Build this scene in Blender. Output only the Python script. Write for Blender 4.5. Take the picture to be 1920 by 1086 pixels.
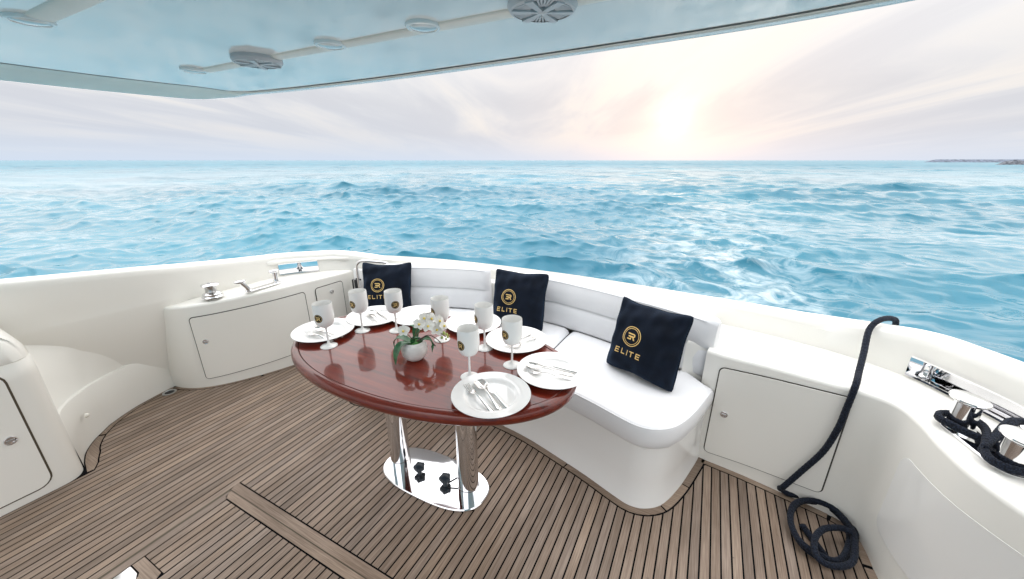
import bpy, math, random
import numpy as np
from mathutils import Matrix, Vector
random.seed(7)
R = math.radians
for o in list(bpy.data.objects): bpy.data.objects.remove(o)
S = bpy.context.scene
COL = S.collection

# ------------------------------------------------------------------ camera
FPX, HZ, CH = 710.0, 301.0, 1.55            # focal length in photo pixels, horizon row, eye height over deck
PITCH = math.atan((543 - HZ) / FPX)
YAW = math.atan((1343 - 960) / math.hypot(FPX, 543 - HZ))
cd = bpy.data.cameras.new('camera'); cam = bpy.data.objects.new('camera', cd); COL.objects.link(cam)
cd.sensor_width = 36; cd.lens = FPX / 1920 * 36; cd.clip_start = .02; cd.clip_end = 120000
cam.location = (0, 0, CH); cam.rotation_euler = (math.pi / 2 - PITCH, 0, YAW)
S.camera = cam
FW = np.array([-math.sin(YAW) * math.cos(PITCH), math.cos(YAW) * math.cos(PITCH), -math.sin(PITCH)])
RT = np.array([math.cos(YAW), math.sin(YAW), 0]); UP = np.cross(RT, FW)
def ray(x, y): return FW + RT * (x - 960) / FPX - UP * (y - 543) / FPX
def at(x, y, z=0.0):
    r = ray(x, y); t = (z - CH) / r[2]
    return np.array([0, 0, CH]) + r * t

# ------------------------------------------------------------------ sky and sun
EXPOSURE = 1.9
S.view_settings.view_transform = 'Standard'; S.view_settings.look = 'None'
S.view_settings.exposure = EXPOSURE; S.view_settings.gamma = 1; S.view_settings.use_curve_mapping = False
sd = ray(1268, 222); sd = sd / np.linalg.norm(sd)
SUN_EL = math.asin(sd[2]); SUN_AZ = math.atan2(sd[0], sd[1])       # azimuth clockwise from +Y
W = bpy.data.worlds.new('World'); S.world = W; W.use_nodes = True
nt = W.node_tree; nt.nodes.clear(); N = nt.nodes.new; Lk = nt.links.new
def nmath(op, a, b=None, c=None, clamp=False, tree=None):
    n = (tree or nt).nodes.new('ShaderNodeMath'); n.operation = op; n.use_clamp = clamp
    for i, v in enumerate((a, b, c)):
        if v is None: continue
        if isinstance(v, (int, float)): n.inputs[i].default_value = v
        else: (tree or nt).links.new(v, n.inputs[i])
    return n.outputs[0]
def nmix(fac, a, b, blend='MIX', tree=None):
    t = tree or nt
    n = t.nodes.new('ShaderNodeMix'); n.data_type = 'RGBA'; n.blend_type = blend
    for i, v in ((0, fac), (6, a), (7, b)):
        if isinstance(v, (int, float)): n.inputs[i].default_value = v
        elif isinstance(v, (tuple, list)): n.inputs[i].default_value = (*v[:3], 1)
        else: t.links.new(v, n.inputs[i])
    return n.outputs[2]
def nramp(fac, stops, tree=None, interp='EASE'):
    t = tree or nt
    n = t.nodes.new('ShaderNodeValToRGB'); n.color_ramp.interpolation = interp
    e = n.color_ramp.elements
    while len(e) < len(stops): e.new(.5)
    for k, (p, c) in enumerate(stops):
        e[k].position = p; e[k].color = (*c, 1) if len(c) == 3 else c
    t.links.new(fac, n.inputs[0]); return n.outputs[0]
sky = N('ShaderNodeTexSky'); sky.sky_type = 'NISHITA'; sky.sun_disc = False
sky.sun_elevation = SUN_EL; sky.sun_rotation = SUN_AZ; sky.dust_density = 2.0; sky.altitude = 5
bg1 = N('ShaderNodeBackground'); bg1.inputs[1].default_value = .05; Lk(nmix(1.0, sky.outputs[0], (.02, .02, .026), 'MULTIPLY'), bg1.inputs[0])
tc = N('ShaderNodeTexCoord'); sep = N('ShaderNodeSeparateXYZ'); Lk(tc.outputs['Generated'], sep.inputs[0])
nrm = N('ShaderNodeVectorMath'); nrm.operation = 'NORMALIZE'; Lk(tc.outputs['Generated'], nrm.inputs[0])
Lk(nrm.outputs[0], sep.inputs[0])
el = nmath('MAXIMUM', sep.outputs[2], 0.0)
# thin overcast: brighter towards the zenith as a veiled sky is
veil = nramp(el, [(0.0, (.178, .202, .238)), (.06, (.174, .186, .208)), (.13, (.184, .195, .213)), (.30, (.272, .278, .286)), (1.0, (1.25, 1.28, 1.35))], interp='LINEAR')
dt = N('ShaderNodeVectorMath'); dt.operation = 'DOT_PRODUCT'; Lk(nrm.outputs[0], dt.inputs[0]); dt.inputs[1].default_value = tuple(sd)
ang = nmath('ARCCOSINE', nmath('MINIMUM', dt.outputs['Value'], .999999))
def lobe(sig, p=2.0):
    return nmath('EXPONENT', nmath('MULTIPLY', nmath('POWER', nmath('DIVIDE', ang, sig), p), -1.0))
# high cloud streaks on a flat cloud deck
zz = nmath('ADD', el, .10)
cx = nmath('DIVIDE', sep.outputs[0], zz); cy = nmath('DIVIDE', sep.outputs[1], zz)
comb = N('ShaderNodeCombineXYZ'); Lk(cx, comb.inputs[0]); Lk(cy, comb.inputs[1])
mp = N('ShaderNodeMapping'); mp.vector_type = 'TEXTURE'; mp.inputs['Rotation'].default_value = (0, 0, R(112)); mp.inputs['Scale'].default_value = (3.6, .95, 1)
Lk(comb.outputs[0], mp.inputs[0])
nz = N('ShaderNodeTexNoise'); nz.inputs['Scale'].default_value = .75; nz.inputs['Detail'].default_value = 7; nz.inputs['Roughness'].default_value = .56
nz.inputs['Distortion'].default_value = .6; Lk(mp.outputs[0], nz.inputs['Vector'])
cl = nramp(nz.outputs[0], [(.36, (0, 0, 0)), (.66, (1, 1, 1))])
clf = nmath('MULTIPLY', cl, nmath('MULTIPLY', el, 9.0, clamp=True))
c1 = nmix(nmath('MULTIPLY', clf, .85), veil, (.262, .246, .228))
g1 = nmix(1.0, c1, nmix(1.0, (.030, .014, .003), lobe(.42), 'MULTIPLY'), 'ADD')
g2 = nmix(1.0, g1, nmix(1.0, (.030, .016, .005), lobe(.16, 2), 'MULTIPLY'), 'ADD')
g3 = nmix(1.0, g2, nmix(1.0, (.22, .19, .14), lobe(.028, 1.0), 'MULTIPLY'), 'ADD')
dark = nramp(nz.outputs[0], [(.36, (1, 1, 1)), (.52, (0, 0, 0))])
g4 = nmix(nmath('MULTIPLY', nmath('MULTIPLY', dark, .38), nmath('MULTIPLY', el, 8.0, clamp=True)), g3, (.183, .176, .179))
bg2 = N('ShaderNodeBackground'); Lk(g4, bg2.inputs[0]); bg2.inputs[1].default_value = 1.0
ad = N('ShaderNodeAddShader'); Lk(bg1.outputs[0], ad.inputs[0]); Lk(bg2.outputs[0], ad.inputs[1])
wo = N('ShaderNodeOutputWorld'); Lk(ad.outputs[0], wo.inputs[0])
sl = bpy.data.lights.new('sun', 'SUN'); sl.energy = .52; sl.angle = R(168); sl.color = (1, .93, .85)
so = bpy.data.objects.new('sun', sl); COL.objects.link(so); so.location = (20, 60, 10)
so.rotation_euler = Vector(tuple(-sd)).to_track_quat('-Z', 'Y').to_euler()

# ------------------------------------------------------------------ materials
MATS = {}
def mat(name, col, rough=.5, metal=0.0, coat=0.0, spec=.5, var=0.0, vscale=6.0, bump=0.0, bscale=200.0, sheen=0.0, stretch=(1, 1, 1), rvar=0.0):
    m = bpy.data.materials.new(name); m.use_nodes = True; t = m.node_tree
    b = t.nodes['Principled BSDF']
    b.inputs['Base Color'].default_value = (*col, 1); b.inputs['Roughness'].default_value = rough
    b.inputs['Metallic'].default_value = metal; b.inputs['Coat Weight'].default_value = coat; b.inputs['Coat Roughness'].default_value = .04
    b.inputs['Specular IOR Level'].default_value = spec; b.inputs['Sheen Weight'].default_value = sheen
    tcn = t.nodes.new('ShaderNodeTexCoord'); mpn = t.nodes.new('ShaderNodeMapping'); mpn.inputs['Scale'].default_value = stretch
    t.links.new(tcn.outputs['Object'], mpn.inputs[0])
    if var or rvar:
        n = t.nodes.new('ShaderNodeTexNoise'); n.inputs['Scale'].default_value = vscale; n.inputs['Detail'].default_value = 5
        t.links.new(mpn.outputs[0], n.inputs['Vector'])
        if var:
            t.links.new(nramp(n.outputs[0], [(.3, tuple(c * (1 - var) for c in col)), (.7, tuple(min(1, c * (1 + var)) for c in col))], t), b.inputs['Base Color'])
        if rvar:
            t.links.new(nmath('MULTIPLY_ADD', n.outputs[0], rvar * 2, rough - rvar, tree=t), b.inputs['Roughness'])
    if bump:
        n = t.nodes.new('ShaderNodeTexNoise'); n.inputs['Scale'].default_value = bscale; n.inputs['Detail'].default_value = 3
        t.links.new(mpn.outputs[0], n.inputs['Vector'])
        bp = t.nodes.new('ShaderNodeBump'); bp.inputs['Strength'].default_value = bump; bp.inputs['Distance'].default_value = .004
        t.links.new(n.outputs[0], bp.inputs['Height']); t.links.new(bp.outputs[0], b.inputs['Normal'])
    MATS[name] = m; return m
gel = mat('cream_gelcoat', (.87, .855, .80), .28, coat=.25)
gelw = mat('white_gelcoat', (.86, .86, .84), .18, coat=.6)
gap = mat('dark_gap', (.05, .045, .035), .8)
gapb = mat('bronze_gap', (.09, .07, .045), .7)
vinyl = mat('white_vinyl', (.82, .825, .835), .45, var=.025, vscale=4, bump=.22, bscale=16)
seam = mat('seam_thread', (.55, .56, .58), .8)
chrome = mat('polished_steel', (.78, .78, .79), .06, metal=1.0, rvar=.03, vscale=12)
steel = mat('brushed_steel', (.55, .55, .55), .28, metal=1.0, bump=.1, bscale=90)
navy = mat('navy_velvet', (.0035, .0065, .014), .85, sheen=.30, spec=.2, bump=.35, bscale=420, var=.3, vscale=14)
MATS['navy_velvet'].node_tree.nodes['Principled BSDF'].inputs['Sheen Tint'].default_value = (.05, .16, .34, 1)
gold = mat('gold_print', (.86, .60, .22), .45, metal=.1)
black = mat('black_print', (.012, .011, .010), .4)
rub = mat('black_rubber', (.012, .013, .016), .5)
knobm = mat('dark_plastic_knob', (.012, .022, .032), .32)
caulk = mat('black_caulk', (.004, .004, .005), .9, spec=.1)
china = mat('white_china', (.90, .90, .89), .10, coat=.6)
acryl = mat('white_acrylic', (.93, .93, .91), .28, coat=.2)
marble = mat('marbled_ceramic', (.80, .79, .76), .25, var=.12, vscale=26, stretch=(1, .6, 1.6))
for nm_ in ('white_acrylic',):
    bb_ = MATS[nm_].node_tree.nodes['Principled BSDF']; bb_.inputs['Subsurface Weight'].default_value = .0; bb_.inputs['Subsurface Radius'].default_value = (1, .95, .9); bb_.inputs['Subsurface Scale'].default_value = .03
petal = mat('white_petal', (.86, .85, .80), .55, var=.03, vscale=30)
lip = mat('yellow_petal_lip', (.80, .62, .12), .5, var=.2, vscale=90)
leafm = mat('glossy_leaf', (.035, .14, .055), .30, var=.35, vscale=26, stretch=(1, 1, 3))
moss = mat('green_moss', (.06, .20, .05), .9, var=.4, vscale=70, bump=.8, bscale=150)
stemm = mat('brown_green_stem', (.14, .13, .06), .6, var=.3, vscale=60)
rootm = mat('purple_brown_root', (.11, .065, .06), .6, var=.3, vscale=60)
budm = mat('green_bud', (.42, .50, .14), .5, var=.2, vscale=60)
beige = mat('beige_trim', (.86, .83, .75), .35, var=.03)
greyp = mat('grey_speaker_plastic', (.60, .59, .60), .35)
slot = mat('dark_speaker_slot', (.06, .06, .065), .6)
glassy = mat('lamp_lens', (.62, .66, .66), .08, coat=1.0)
silver = mat('silver_cutlery', (.80, .79, .77), .12, metal=1.0)
rock1 = mat('hazed_far_rubble', (.13, .155, .20), .9, var=.35, vscale=.25)  # blue of the distance haze is mixed into the grey stone colour
rock2 = mat('rock_rubble', (.12, .13, .15), .9, var=.45, vscale=.6)
ceilm = mat('glossy_ceiling_gelcoat', (.95, .925, .885), .10, coat=.8, spec=.4, var=.015, vscale=1.5)
MATS['glossy_ceiling_gelcoat'].node_tree.nodes['Principled BSDF'].inputs['Coat IOR'].default_value = 1.5

def teak(name, axis, base=((.192, .138, .100), (.330, .260, .205))):
    m = bpy.data.materials.new(name); m.use_nodes = True; t = m.node_tree; b = t.nodes['Principled BSDF']
    oi = t.nodes.new('ShaderNodeObjectInfo'); tcn = t.nodes.new('ShaderNodeTexCoord')
    add = t.nodes.new('ShaderNodeVectorMath'); add.operation = 'ADD'
    sc = t.nodes.new('ShaderNodeVectorMath'); sc.operation = 'SCALE'; sc.inputs['Scale'].default_value = 37.0
    cb = t.nodes.new('ShaderNodeCombineXYZ')
    for i in range(3): t.links.new(oi.outputs['Random'], cb.inputs[i])
    t.links.new(cb.outputs[0], sc.inputs[0]); t.links.new(tcn.outputs['Object'], add.inputs[0]); t.links.new(sc.outputs[0], add.inputs[1])
    mpn = t.nodes.new('ShaderNodeMapping'); mpn.inputs['Scale'].default_value = (260, 7, 20) if axis == 'y' else (7, 260, 20)
    t.links.new(add.outputs[0], mpn.inputs[0])
    n1 = t.nodes.new('ShaderNodeTexNoise'); n1.inputs['Scale'].default_value = 1.0; n1.inputs['Detail'].default_value = 5; n1.inputs['Roughness'].default_value = .6
    t.links.new(mpn.outputs[0], n1.inputs['Vector'])
    n2 = t.nodes.new('ShaderNodeTexNoise'); n2.inputs['Scale'].default_value = 2.6; n2.inputs['Detail'].default_value = 4
    t.links.new(add.outputs[0], n2.inputs['Vector'])
    grain = nramp(n1.outputs[0], [(.28, base[0]), (.72, base[1])], t)
    tint = nramp(oi.outputs['Random'], [(0, (.80, .78, .76)), (.25, (1.04, 1.0, .95)), (.5, (.92, .92, .93)), (.75, (1.10, 1.06, 1.0)), (1, (.90, .85, .80))], t, 'LINEAR')
    c = nmix(1.0, grain, tint, 'MULTIPLY', t)
    wx = nramp(n2.outputs[0], [(.35, (.80, .78, .77)), (.68, (1.12, 1.12, 1.13))], t)
    c = nmix(1.0, c, wx, 'MULTIPLY', t)
    # spots of dirt
    n3 = t.nodes.new('ShaderNodeTexNoise'); n3.inputs['Scale'].default_value = 30; n3.inputs['Detail'].default_value = 2
    t.links.new(add.outputs[0], n3.inputs['Vector'])
    c = nmix(nramp(n3.outputs[0], [(.72, (0, 0, 0)), (.80, (.55, .55, .55))], t), c, (.10, .07, .05), tree=t)
    t.links.new(c, b.inputs['Base Color'])
    t.links.new(nmath('MULTIPLY_ADD', n2.outputs[0], -.25, .68, tree=t), b.inputs['Roughness'])
    bp = t.nodes.new('ShaderNodeBump'); bp.inputs['Strength'].default_value = .25; bp.inputs['Distance'].default_value = .001
    t.links.new(n1.outputs[0], bp.inputs['Height']); t.links.new(bp.outputs[0], b.inputs['Normal'])
    return m
teak_y = teak('weathered_teak', 'y'); teak_x = teak('weathered_teak_cross', 'x')
def mahogany(name, dark=1.0):
    m = bpy.data.materials.new(name); m.use_nodes = True; t = m.node_tree; b = t.nodes['Principled BSDF']
    tcn = t.nodes.new('ShaderNodeTexCoord'); mpn = t.nodes.new('ShaderNodeMapping'); mpn.inputs['Scale'].default_value = (2.2, 26, 26)
    t.links.new(tcn.outputs['Object'], mpn.inputs[0])
    n1 = t.nodes.new('ShaderNodeTexNoise'); n1.inputs['Scale'].default_value = 1.6; n1.inputs['Detail'].default_value = 7; n1.inputs['Distortion'].default_value = .7
    t.links.new(mpn.outputs[0], n1.inputs['Vector'])
    c = nramp(n1.outputs[0], [(.22, (.062 * dark, .004 * dark, .0015 * dark)), (.52, (.16 * dark, .013 * dark, .003 * dark)), (.82, (.27 * dark, .036 * dark, .008 * dark))], t)
    t.links.new(c, b.inputs['Base Color']); b.inputs['Roughness'].default_value = .3
    b.inputs['Coat Weight'].default_value = .85; b.inputs['Coat Roughness'].default_value = .02; b.inputs['Coat IOR'].default_value = 1.5
    b.inputs['Specular IOR Level'].default_value = .15
    return m
mahog = mahogany('varnished_mahogany'); mahog_e = mahogany('varnished_mahogany_edge', .9)
def ropemat():
    m = bpy.data.materials.new('navy_rope'); m.use_nodes = True; t = m.node_tree; b = t.nodes['Principled BSDF']
    b.inputs['Roughness'].default_value = .85; b.inputs['Sheen Weight'].default_value = .05; b.inputs['Specular IOR Level'].default_value = .2
    tcn = t.nodes.new('ShaderNodeTexCoord')
    vo = t.nodes.new('ShaderNodeTexVoronoi'); vo.inputs['Scale'].default_value = 210; t.links.new(tcn.outputs['Object'], vo.inputs['Vector'])
    t.links.new(nramp(vo.outputs['Distance'], [(.1, (.018, .026, .046)), (.7, (.005, .007, .013))], t), b.inputs['Base Color'])
    bp = t.nodes.new('ShaderNodeBump'); bp.inputs['Strength'].default_value = .9; bp.inputs['Distance'].default_value = .003; bp.invert = True
    t.links.new(vo.outputs['Distance'], bp.inputs['Height']); t.links.new(bp.outputs[0], b.inputs['Normal'])
    return m
ropem = ropemat()
def seamat():
    m = bpy.data.materials.new('sea_water'); m.use_nodes = True; t = m.node_tree; b = t.nodes['Principled BSDF']
    b.inputs['IOR'].default_value = 1.36; b.inputs['Roughness'].default_value = .03
    tcn = t.nodes.new('ShaderNodeTexCoord')
    n1 = t.nodes.new('ShaderNodeTexNoise'); n1.inputs['Scale'].default_value = .05; n1.inputs['Detail'].default_value = 3
    t.links.new(tcn.outputs['Object'], n1.inputs['Vector'])
    c = nramp(n1.outputs[0], [(.3, (.008, .128, .195)), (.7, (.018, .180, .255))], t)
    sp = t.nodes.new('ShaderNodeSeparateXYZ'); t.links.new(tcn.outputs['Object'], sp.inputs[0])
    # churned foam where the wake spreads behind the stern
    ax = nmath('ABSOLUTE', nmath('ADD', sp.outputs[0], -.6, tree=t), tree=t)
    wid = nmath('MULTIPLY_ADD', sp.outputs[1], .16, 2.2, tree=t)
    side = nmath('SUBTRACT', 1.0, nmath('DIVIDE', ax, wid, tree=t), clamp=True, tree=t)
    fade = nmath('MULTIPLY', nmath('DIVIDE', sp.outputs[1], 3.0, clamp=True, tree=t), nmath('SUBTRACT', 1.0, nmath('DIVIDE', sp.outputs[1], 34.0, tree=t), clamp=True, tree=t), tree=t)
    msk = nmath('MULTIPLY', side, fade, tree=t)
    n2 = t.nodes.new('ShaderNodeTexNoise'); n2.inputs['Scale'].default_value = 1.1; n2.inputs['Detail'].default_value = 8; n2.inputs['Roughness'].default_value = .68; n2.inputs['Distortion'].default_value = 1.2
    t.links.new(tcn.outputs['Object'], n2.inputs['Vector'])
    fo = nmath('MULTIPLY', nmath('MULTIPLY_ADD', n2.outputs[0], 5.0, -2.25, clamp=True, tree=t), nmath('MULTIPLY', msk, 1.1, clamp=True, tree=t), tree=t)
    t.links.new(nmix(fo, c, (.62, .70, .72), tree=t), b.inputs['Base Color'])
    # ripples
    n3 = t.nodes.new('ShaderNodeTexNoise'); n3.noise_type = 'RIDGED_MULTIFRACTAL'; n3.inputs['Scale'].default_value = .9; n3.inputs['Detail'].default_value = 3; n3.inputs['Roughness'].default_value = .55; n3.inputs['Distortion'].default_value = .5
    mpn = t.nodes.new('ShaderNodeMapping'); mpn.inputs['Rotation'].default_value = (0, 0, R(-8)); mpn.inputs['Scale'].default_value = (.6, 1.5, 1)
    t.links.new(tcn.outputs['Object'], mpn.inputs[0]); t.links.new(mpn.outputs[0], n3.inputs['Vector'])
    n4 = t.nodes.new('ShaderNodeTexNoise'); n4.inputs['Scale'].default_value = .55; n4.inputs['Detail'].default_value = 5
    t.links.new(mpn.outputs[0], n4.inputs['Vector'])
    hsum = nmath('ADD', nmath('MULTIPLY', n3.outputs[0], .10, tree=t), nmath('MULTIPLY', n4.outputs[0], .12, tree=t), tree=t)
    rad = nmath('SQRT', nmath('ADD', nmath('MULTIPLY', sp.outputs[0], sp.outputs[0], tree=t), nmath('MULTIPLY', sp.outputs[1], sp.outputs[1], tree=t), tree=t), tree=t)
    farf = nmath('DIVIDE', nmath('SUBTRACT', rad, 25.0, tree=t), 260.0, clamp=True, tree=t)
    t.links.new(nmath('MULTIPLY_ADD', nmath('POWER', farf, .6, tree=t), .36, .03, tree=t), b.inputs['Roughness'])
    bp = t.nodes.new('ShaderNodeBump'); bp.inputs['Strength'].default_value = .8; bp.inputs['Distance'].default_value = 1.0
    t.links.new(nmath('MULTIPLY_ADD', farf, -.75, .8, tree=t), bp.inputs['Strength'])
    t.links.new(hsum, bp.inputs['Height']); t.links.new(bp.outputs[0], b.inputs['Normal'])
    return m
seam_w = seamat()

# ------------------------------------------------------------------ helpers
def mesh(name, verts, faces, m, smooth=True, sharp=40):
    me = bpy.data.meshes.new(name); me.from_pydata([tuple(map(float, v)) for v in verts], [], faces); me.update()
    if m: me.materials.append(m)
    if smooth:
        me.shade_smooth()
        try: me.set_sharp_from_angle(angle=R(sharp))
        except Exception: pass
    return me
def obj(name, vf, m, parent=None, smooth=True, sharp=40, local=False):
    me = mesh(name, vf[0], vf[1], m, smooth, sharp) if not isinstance(vf, bpy.types.Mesh) else vf
    o = bpy.data.objects.new(name, me); COL.objects.link(o)
    if parent:
        o.parent = parent
        if not local and parent.type == 'EMPTY': o.matrix_parent_inverse = parent.matrix_basis.inverted()
    return o
def tag(o, label=None, cat=None, group=None, kind=None):
    for k, v in (('label', label), ('category', cat), ('group', group), ('kind', kind)):
        if v: o[k] = v
    return o
def thing(name, label, cat, loc=(0, 0, 0), rz=0, group=None):
    o = bpy.data.objects.new(name, None); COL.objects.link(o); o.empty_display_size = .05
    o.location = tuple(map(float, loc)); o.rotation_euler = (0, 0, rz)
    o.matrix_basis = Matrix.Translation(Vector(tuple(map(float, loc)))) @ Matrix.Rotation(rz, 4, 'Z')
    return tag(o, label, cat, group)
def copy_thing(root, label, loc, rz=0, group=None, skip=()):
    c = root.copy(); COL.objects.link(c); c.location = tuple(map(float, loc)); c.rotation_euler = (0, 0, rz); c['label'] = label
    if group: c['group'] = group
    def rec(src, dst):
        for ch in list(src.children):
            k = ch.copy(); COL.objects.link(k); k.parent = dst; rec(ch, k)
    rec(root, c); return c
def cr(P, n, closed=False):
    "Catmull-Rom through P, resampled to n points of equal arc length"
    P = np.array(P, float)
    Q = np.vstack([P[-1], P, P[0], P[1]]) if closed else np.vstack([2 * P[0] - P[1], P, 2 * P[-1] - P[-2]])
    out = []
    for i in range(1, len(Q) - 2):
        p0, p1, p2, p3 = Q[i - 1:i + 3]
        for t in np.linspace(0, 1, 24, endpoint=False):
            out.append(.5 * ((2 * p1) + (-p0 + p2) * t + (2 * p0 - 5 * p1 + 4 * p2 - p3) * t * t + (-p0 + 3 * p1 - 3 * p2 + p3) * t ** 3))
    out.append(P[0] if closed else P[-1]); out = np.array(out)
    s = np.r_[0, np.cumsum(np.linalg.norm(np.diff(out, axis=0), axis=1))]
    q = np.linspace(0, s[-1], n)
    return np.c_[tuple(np.interp(q, s, out[:, k]) for k in range(out.shape[1]))]
def arclen(P): return np.r_[0, np.cumsum(np.linalg.norm(np.diff(np.array(P), axis=0), axis=1))]
def normals2(P):
    P = np.array(P, float)[:, :2]; t = np.gradient(P, axis=0); t /= np.linalg.norm(t, axis=1)[:, None] + 1e-12
    return np.c_[-t[:, 1], t[:, 0]]                    # left of travel
def grid(rows, cu=False, cv=False, skip=None):
    nr, nc = len(rows), len(rows[0]); V = [p for r in rows for p in r]; Fs = []
    for i in range(nr - (0 if cu else 1)):
        for j in range(nc - (0 if cv else 1)):
            if skip and skip(i, j): continue
            a = i * nc + j; b = i * nc + (j + 1) % nc; c = ((i + 1) % nr) * nc + (j + 1) % nc; d = ((i + 1) % nr) * nc + j
            Fs.append((a, b, c, d))
    return V, Fs
def join(*parts):
    V, Fs = [], []
    for v, f in parts:
        k = len(V); V += [tuple(p) for p in v]; Fs += [tuple(i + k for i in q) for q in f]
    return V, Fs
def move(vf, loc, M=None):
    loc = np.array(loc, float)
    return [tuple((np.array(M) @ np.array(v) if M is not None else np.array(v)) + loc) for v in vf[0]], vf[1]
def tube(P, r, seg=12, caps=True, braid=0):
    P = np.array(P, float); n = len(P); rr = np.broadcast_to(np.array(r, float), (n,))
    T = np.gradient(P, axis=0); T /= np.linalg.norm(T, axis=1)[:, None] + 1e-12
    u = np.cross(T[0], (0, 0, 1)); u = u if np.linalg.norm(u) > .1 else np.cross(T[0], (1, 0, 0)); u /= np.linalg.norm(u)
    sl_ = np.r_[0, np.cumsum(np.linalg.norm(np.diff(P, axis=0), axis=1))]
    rows = []
    for i in range(n):
        u = u - T[i] * (u @ T[i]); u /= np.linalg.norm(u) + 1e-12; w = np.cross(T[i], u)
        rows.append([P[i] + rr[i] * (1 + (.05 * math.sin(3 * a + braid * sl_[i]) * math.sin(3 * a - braid * sl_[i]) if braid else 0)) * (math.cos(a) * u + math.sin(a) * w) for a in np.linspace(0, 2 * math.pi, seg, endpoint=False)])
    V, Fs = grid(rows, cv=True)
    if caps: Fs += [tuple(range(seg))[::-1], tuple(range((n - 1) * seg, n * seg))]
    return V, Fs
def lathe(prof, seg=36):
    rows = [[(r * math.cos(a), r * math.sin(a), z) for a in np.linspace(0, 2 * math.pi, seg, endpoint=False)] for r, z in prof]
    return grid(rows, cv=True)
def prism(poly, z0, z1, ch=0.0):
    "plan polygon (counter-clockwise) between two heights, optional chamfer of the top edge"
    n = len(poly); V = [(p[0], p[1], z0) for p in poly]
    if ch:
        c = np.mean(np.array(poly), axis=0)
        V += [(p[0], p[1], z1 - ch) for p in poly]
        nn = []
        P = np.array(poly)
        for i in range(n):
            a = P[i] - P[i - 1]; b = P[(i + 1) % n] - P[i]
            a = a / (np.linalg.norm(a) + 1e-9); b = b / (np.linalg.norm(b) + 1e-9)
            m_ = np.array([-a[1] - b[1], a[0] + b[0]]); L_ = np.linalg.norm(m_)
            nn.append(P[i] + (m_ / L_ * ch if L_ > 1e-6 else 0))
        V += [(p[0], p[1], z1) for p in nn]; k = 3
    else:
        V += [(p[0], p[1], z1) for p in poly]; k = 2
    Fs = [tuple(range(n))[::-1], tuple(range((k - 1) * n, k * n))]
    for q in range(k - 1):
        for i in range(n): Fs.append((q * n + i, q * n + (i + 1) % n, (q + 1) * n + (i + 1) % n, (q + 1) * n + i))
    return V, Fs
def box(x0, x1, y0, y1, z0, z1, ch=0.0):
    return prism([(x0, y0), (x1, y0), (x1, y1), (x0, y1)], z0, z1, ch)
def curve_at(C, s):
    L_ = arclen(C); return np.array([np.interp(s, L_, C[:, k]) for k in range(C.shape[1])])

# ------------------------------------------------------------------ sea
SEA = -1.25
def make_sea():
    r = [1.0]
    while r[-1] < 45000: r.append(r[-1] + min(r[-1] ** 2 / 7000, .022 * r[-1], 1.3 if r[-1] < 400 else 2.6 if r[-1] < 1000 else .03 * r[-1]) + .035)
    r = np.array(r); r[-1] = 60000
    vis = np.arange(-84, 52, .23); rest = np.arange(52, 276, 4.0)
    a = np.radians(np.r_[vis, rest])                     # bearing clockwise from aft
    A, Rr = np.meshgrid(a, r); X = Rr * np.sin(A); Y = Rr * np.cos(A)
    dr = np.gradient(r)[:, None] * np.ones_like(X)
    cell = np.maximum(dr, Rr * R(.23))
    rng = np.random.RandomState(4)
    Z = np.zeros_like(X); DX = np.zeros_like(X); DY = np.zeros_like(X)
    lam = .36 * (19 / .36) ** np.linspace(0, 1, 112)
    wind = R(172)                                        # travel bearing: roughly along the view
    for L_ in lam:
        th = wind + rng.normal(0, .38 + .45 * (L_ < 1.6)); k = 2 * math.pi / L_
        amp = .0560 * L_ / 6.283 * (.55 + .9 * rng.rand()) * (1 if L_ < 2.6 else (2.6 / L_) ** .76)
        f = np.clip((L_ / cell - 1.8) / 2.2, 0, 1); ph = k * (X * math.sin(th) + Y * math.cos(th)) + rng.rand() * 6.283
        Z += f * amp * np.cos(ph); q = 1.0 * f * amp * np.sin(ph)
        DX -= q * math.sin(th); DY -= q * math.cos(th)
    g = .82 + .30 * np.sin(X * .083 + .9 * np.sin(Y * .061)) * np.cos(Y * .097 + 1.1 + .8 * np.sin(X * .05))
    Z *= g; near = np.clip((Rr - 1.5) / 3.5, 0.15, 1)
    X = X + DX * g; Y = Y + DY * g; Z = SEA + Z * near
    nr, nc = X.shape
    co = np.stack([X, Y, Z], -1).reshape(-1, 3)
    i, j = np.meshgrid(np.arange(nr - 1), np.arange(nc), indexing='ij'); jn = (j + 1) % nc
    q = np.stack([i * nc + j, (i + 1) * nc + j, (i + 1) * nc + jn, i * nc + jn], -1).reshape(-1, 4)
    q = q[:, ::-1]
    me = bpy.data.meshes.new('sea'); me.vertices.add(len(co)); me.vertices.foreach_set('co', co.astype(np.float32).ravel())
    me.loops.add(q.size); me.loops.foreach_set('vertex_index', q.astype(np.int32).ravel())
    me.polygons.add(len(q)); me.polygons.foreach_set('loop_start', np.arange(0, q.size, 4, dtype=np.int32))
    me.update(calc_edges=True); me.validate(); me.shade_smooth(); me.materials.append(seam_w)
    o = bpy.data.objects.new('sea', me); COL.objects.link(o); o['kind'] = 'structure'
make_sea()

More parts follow.
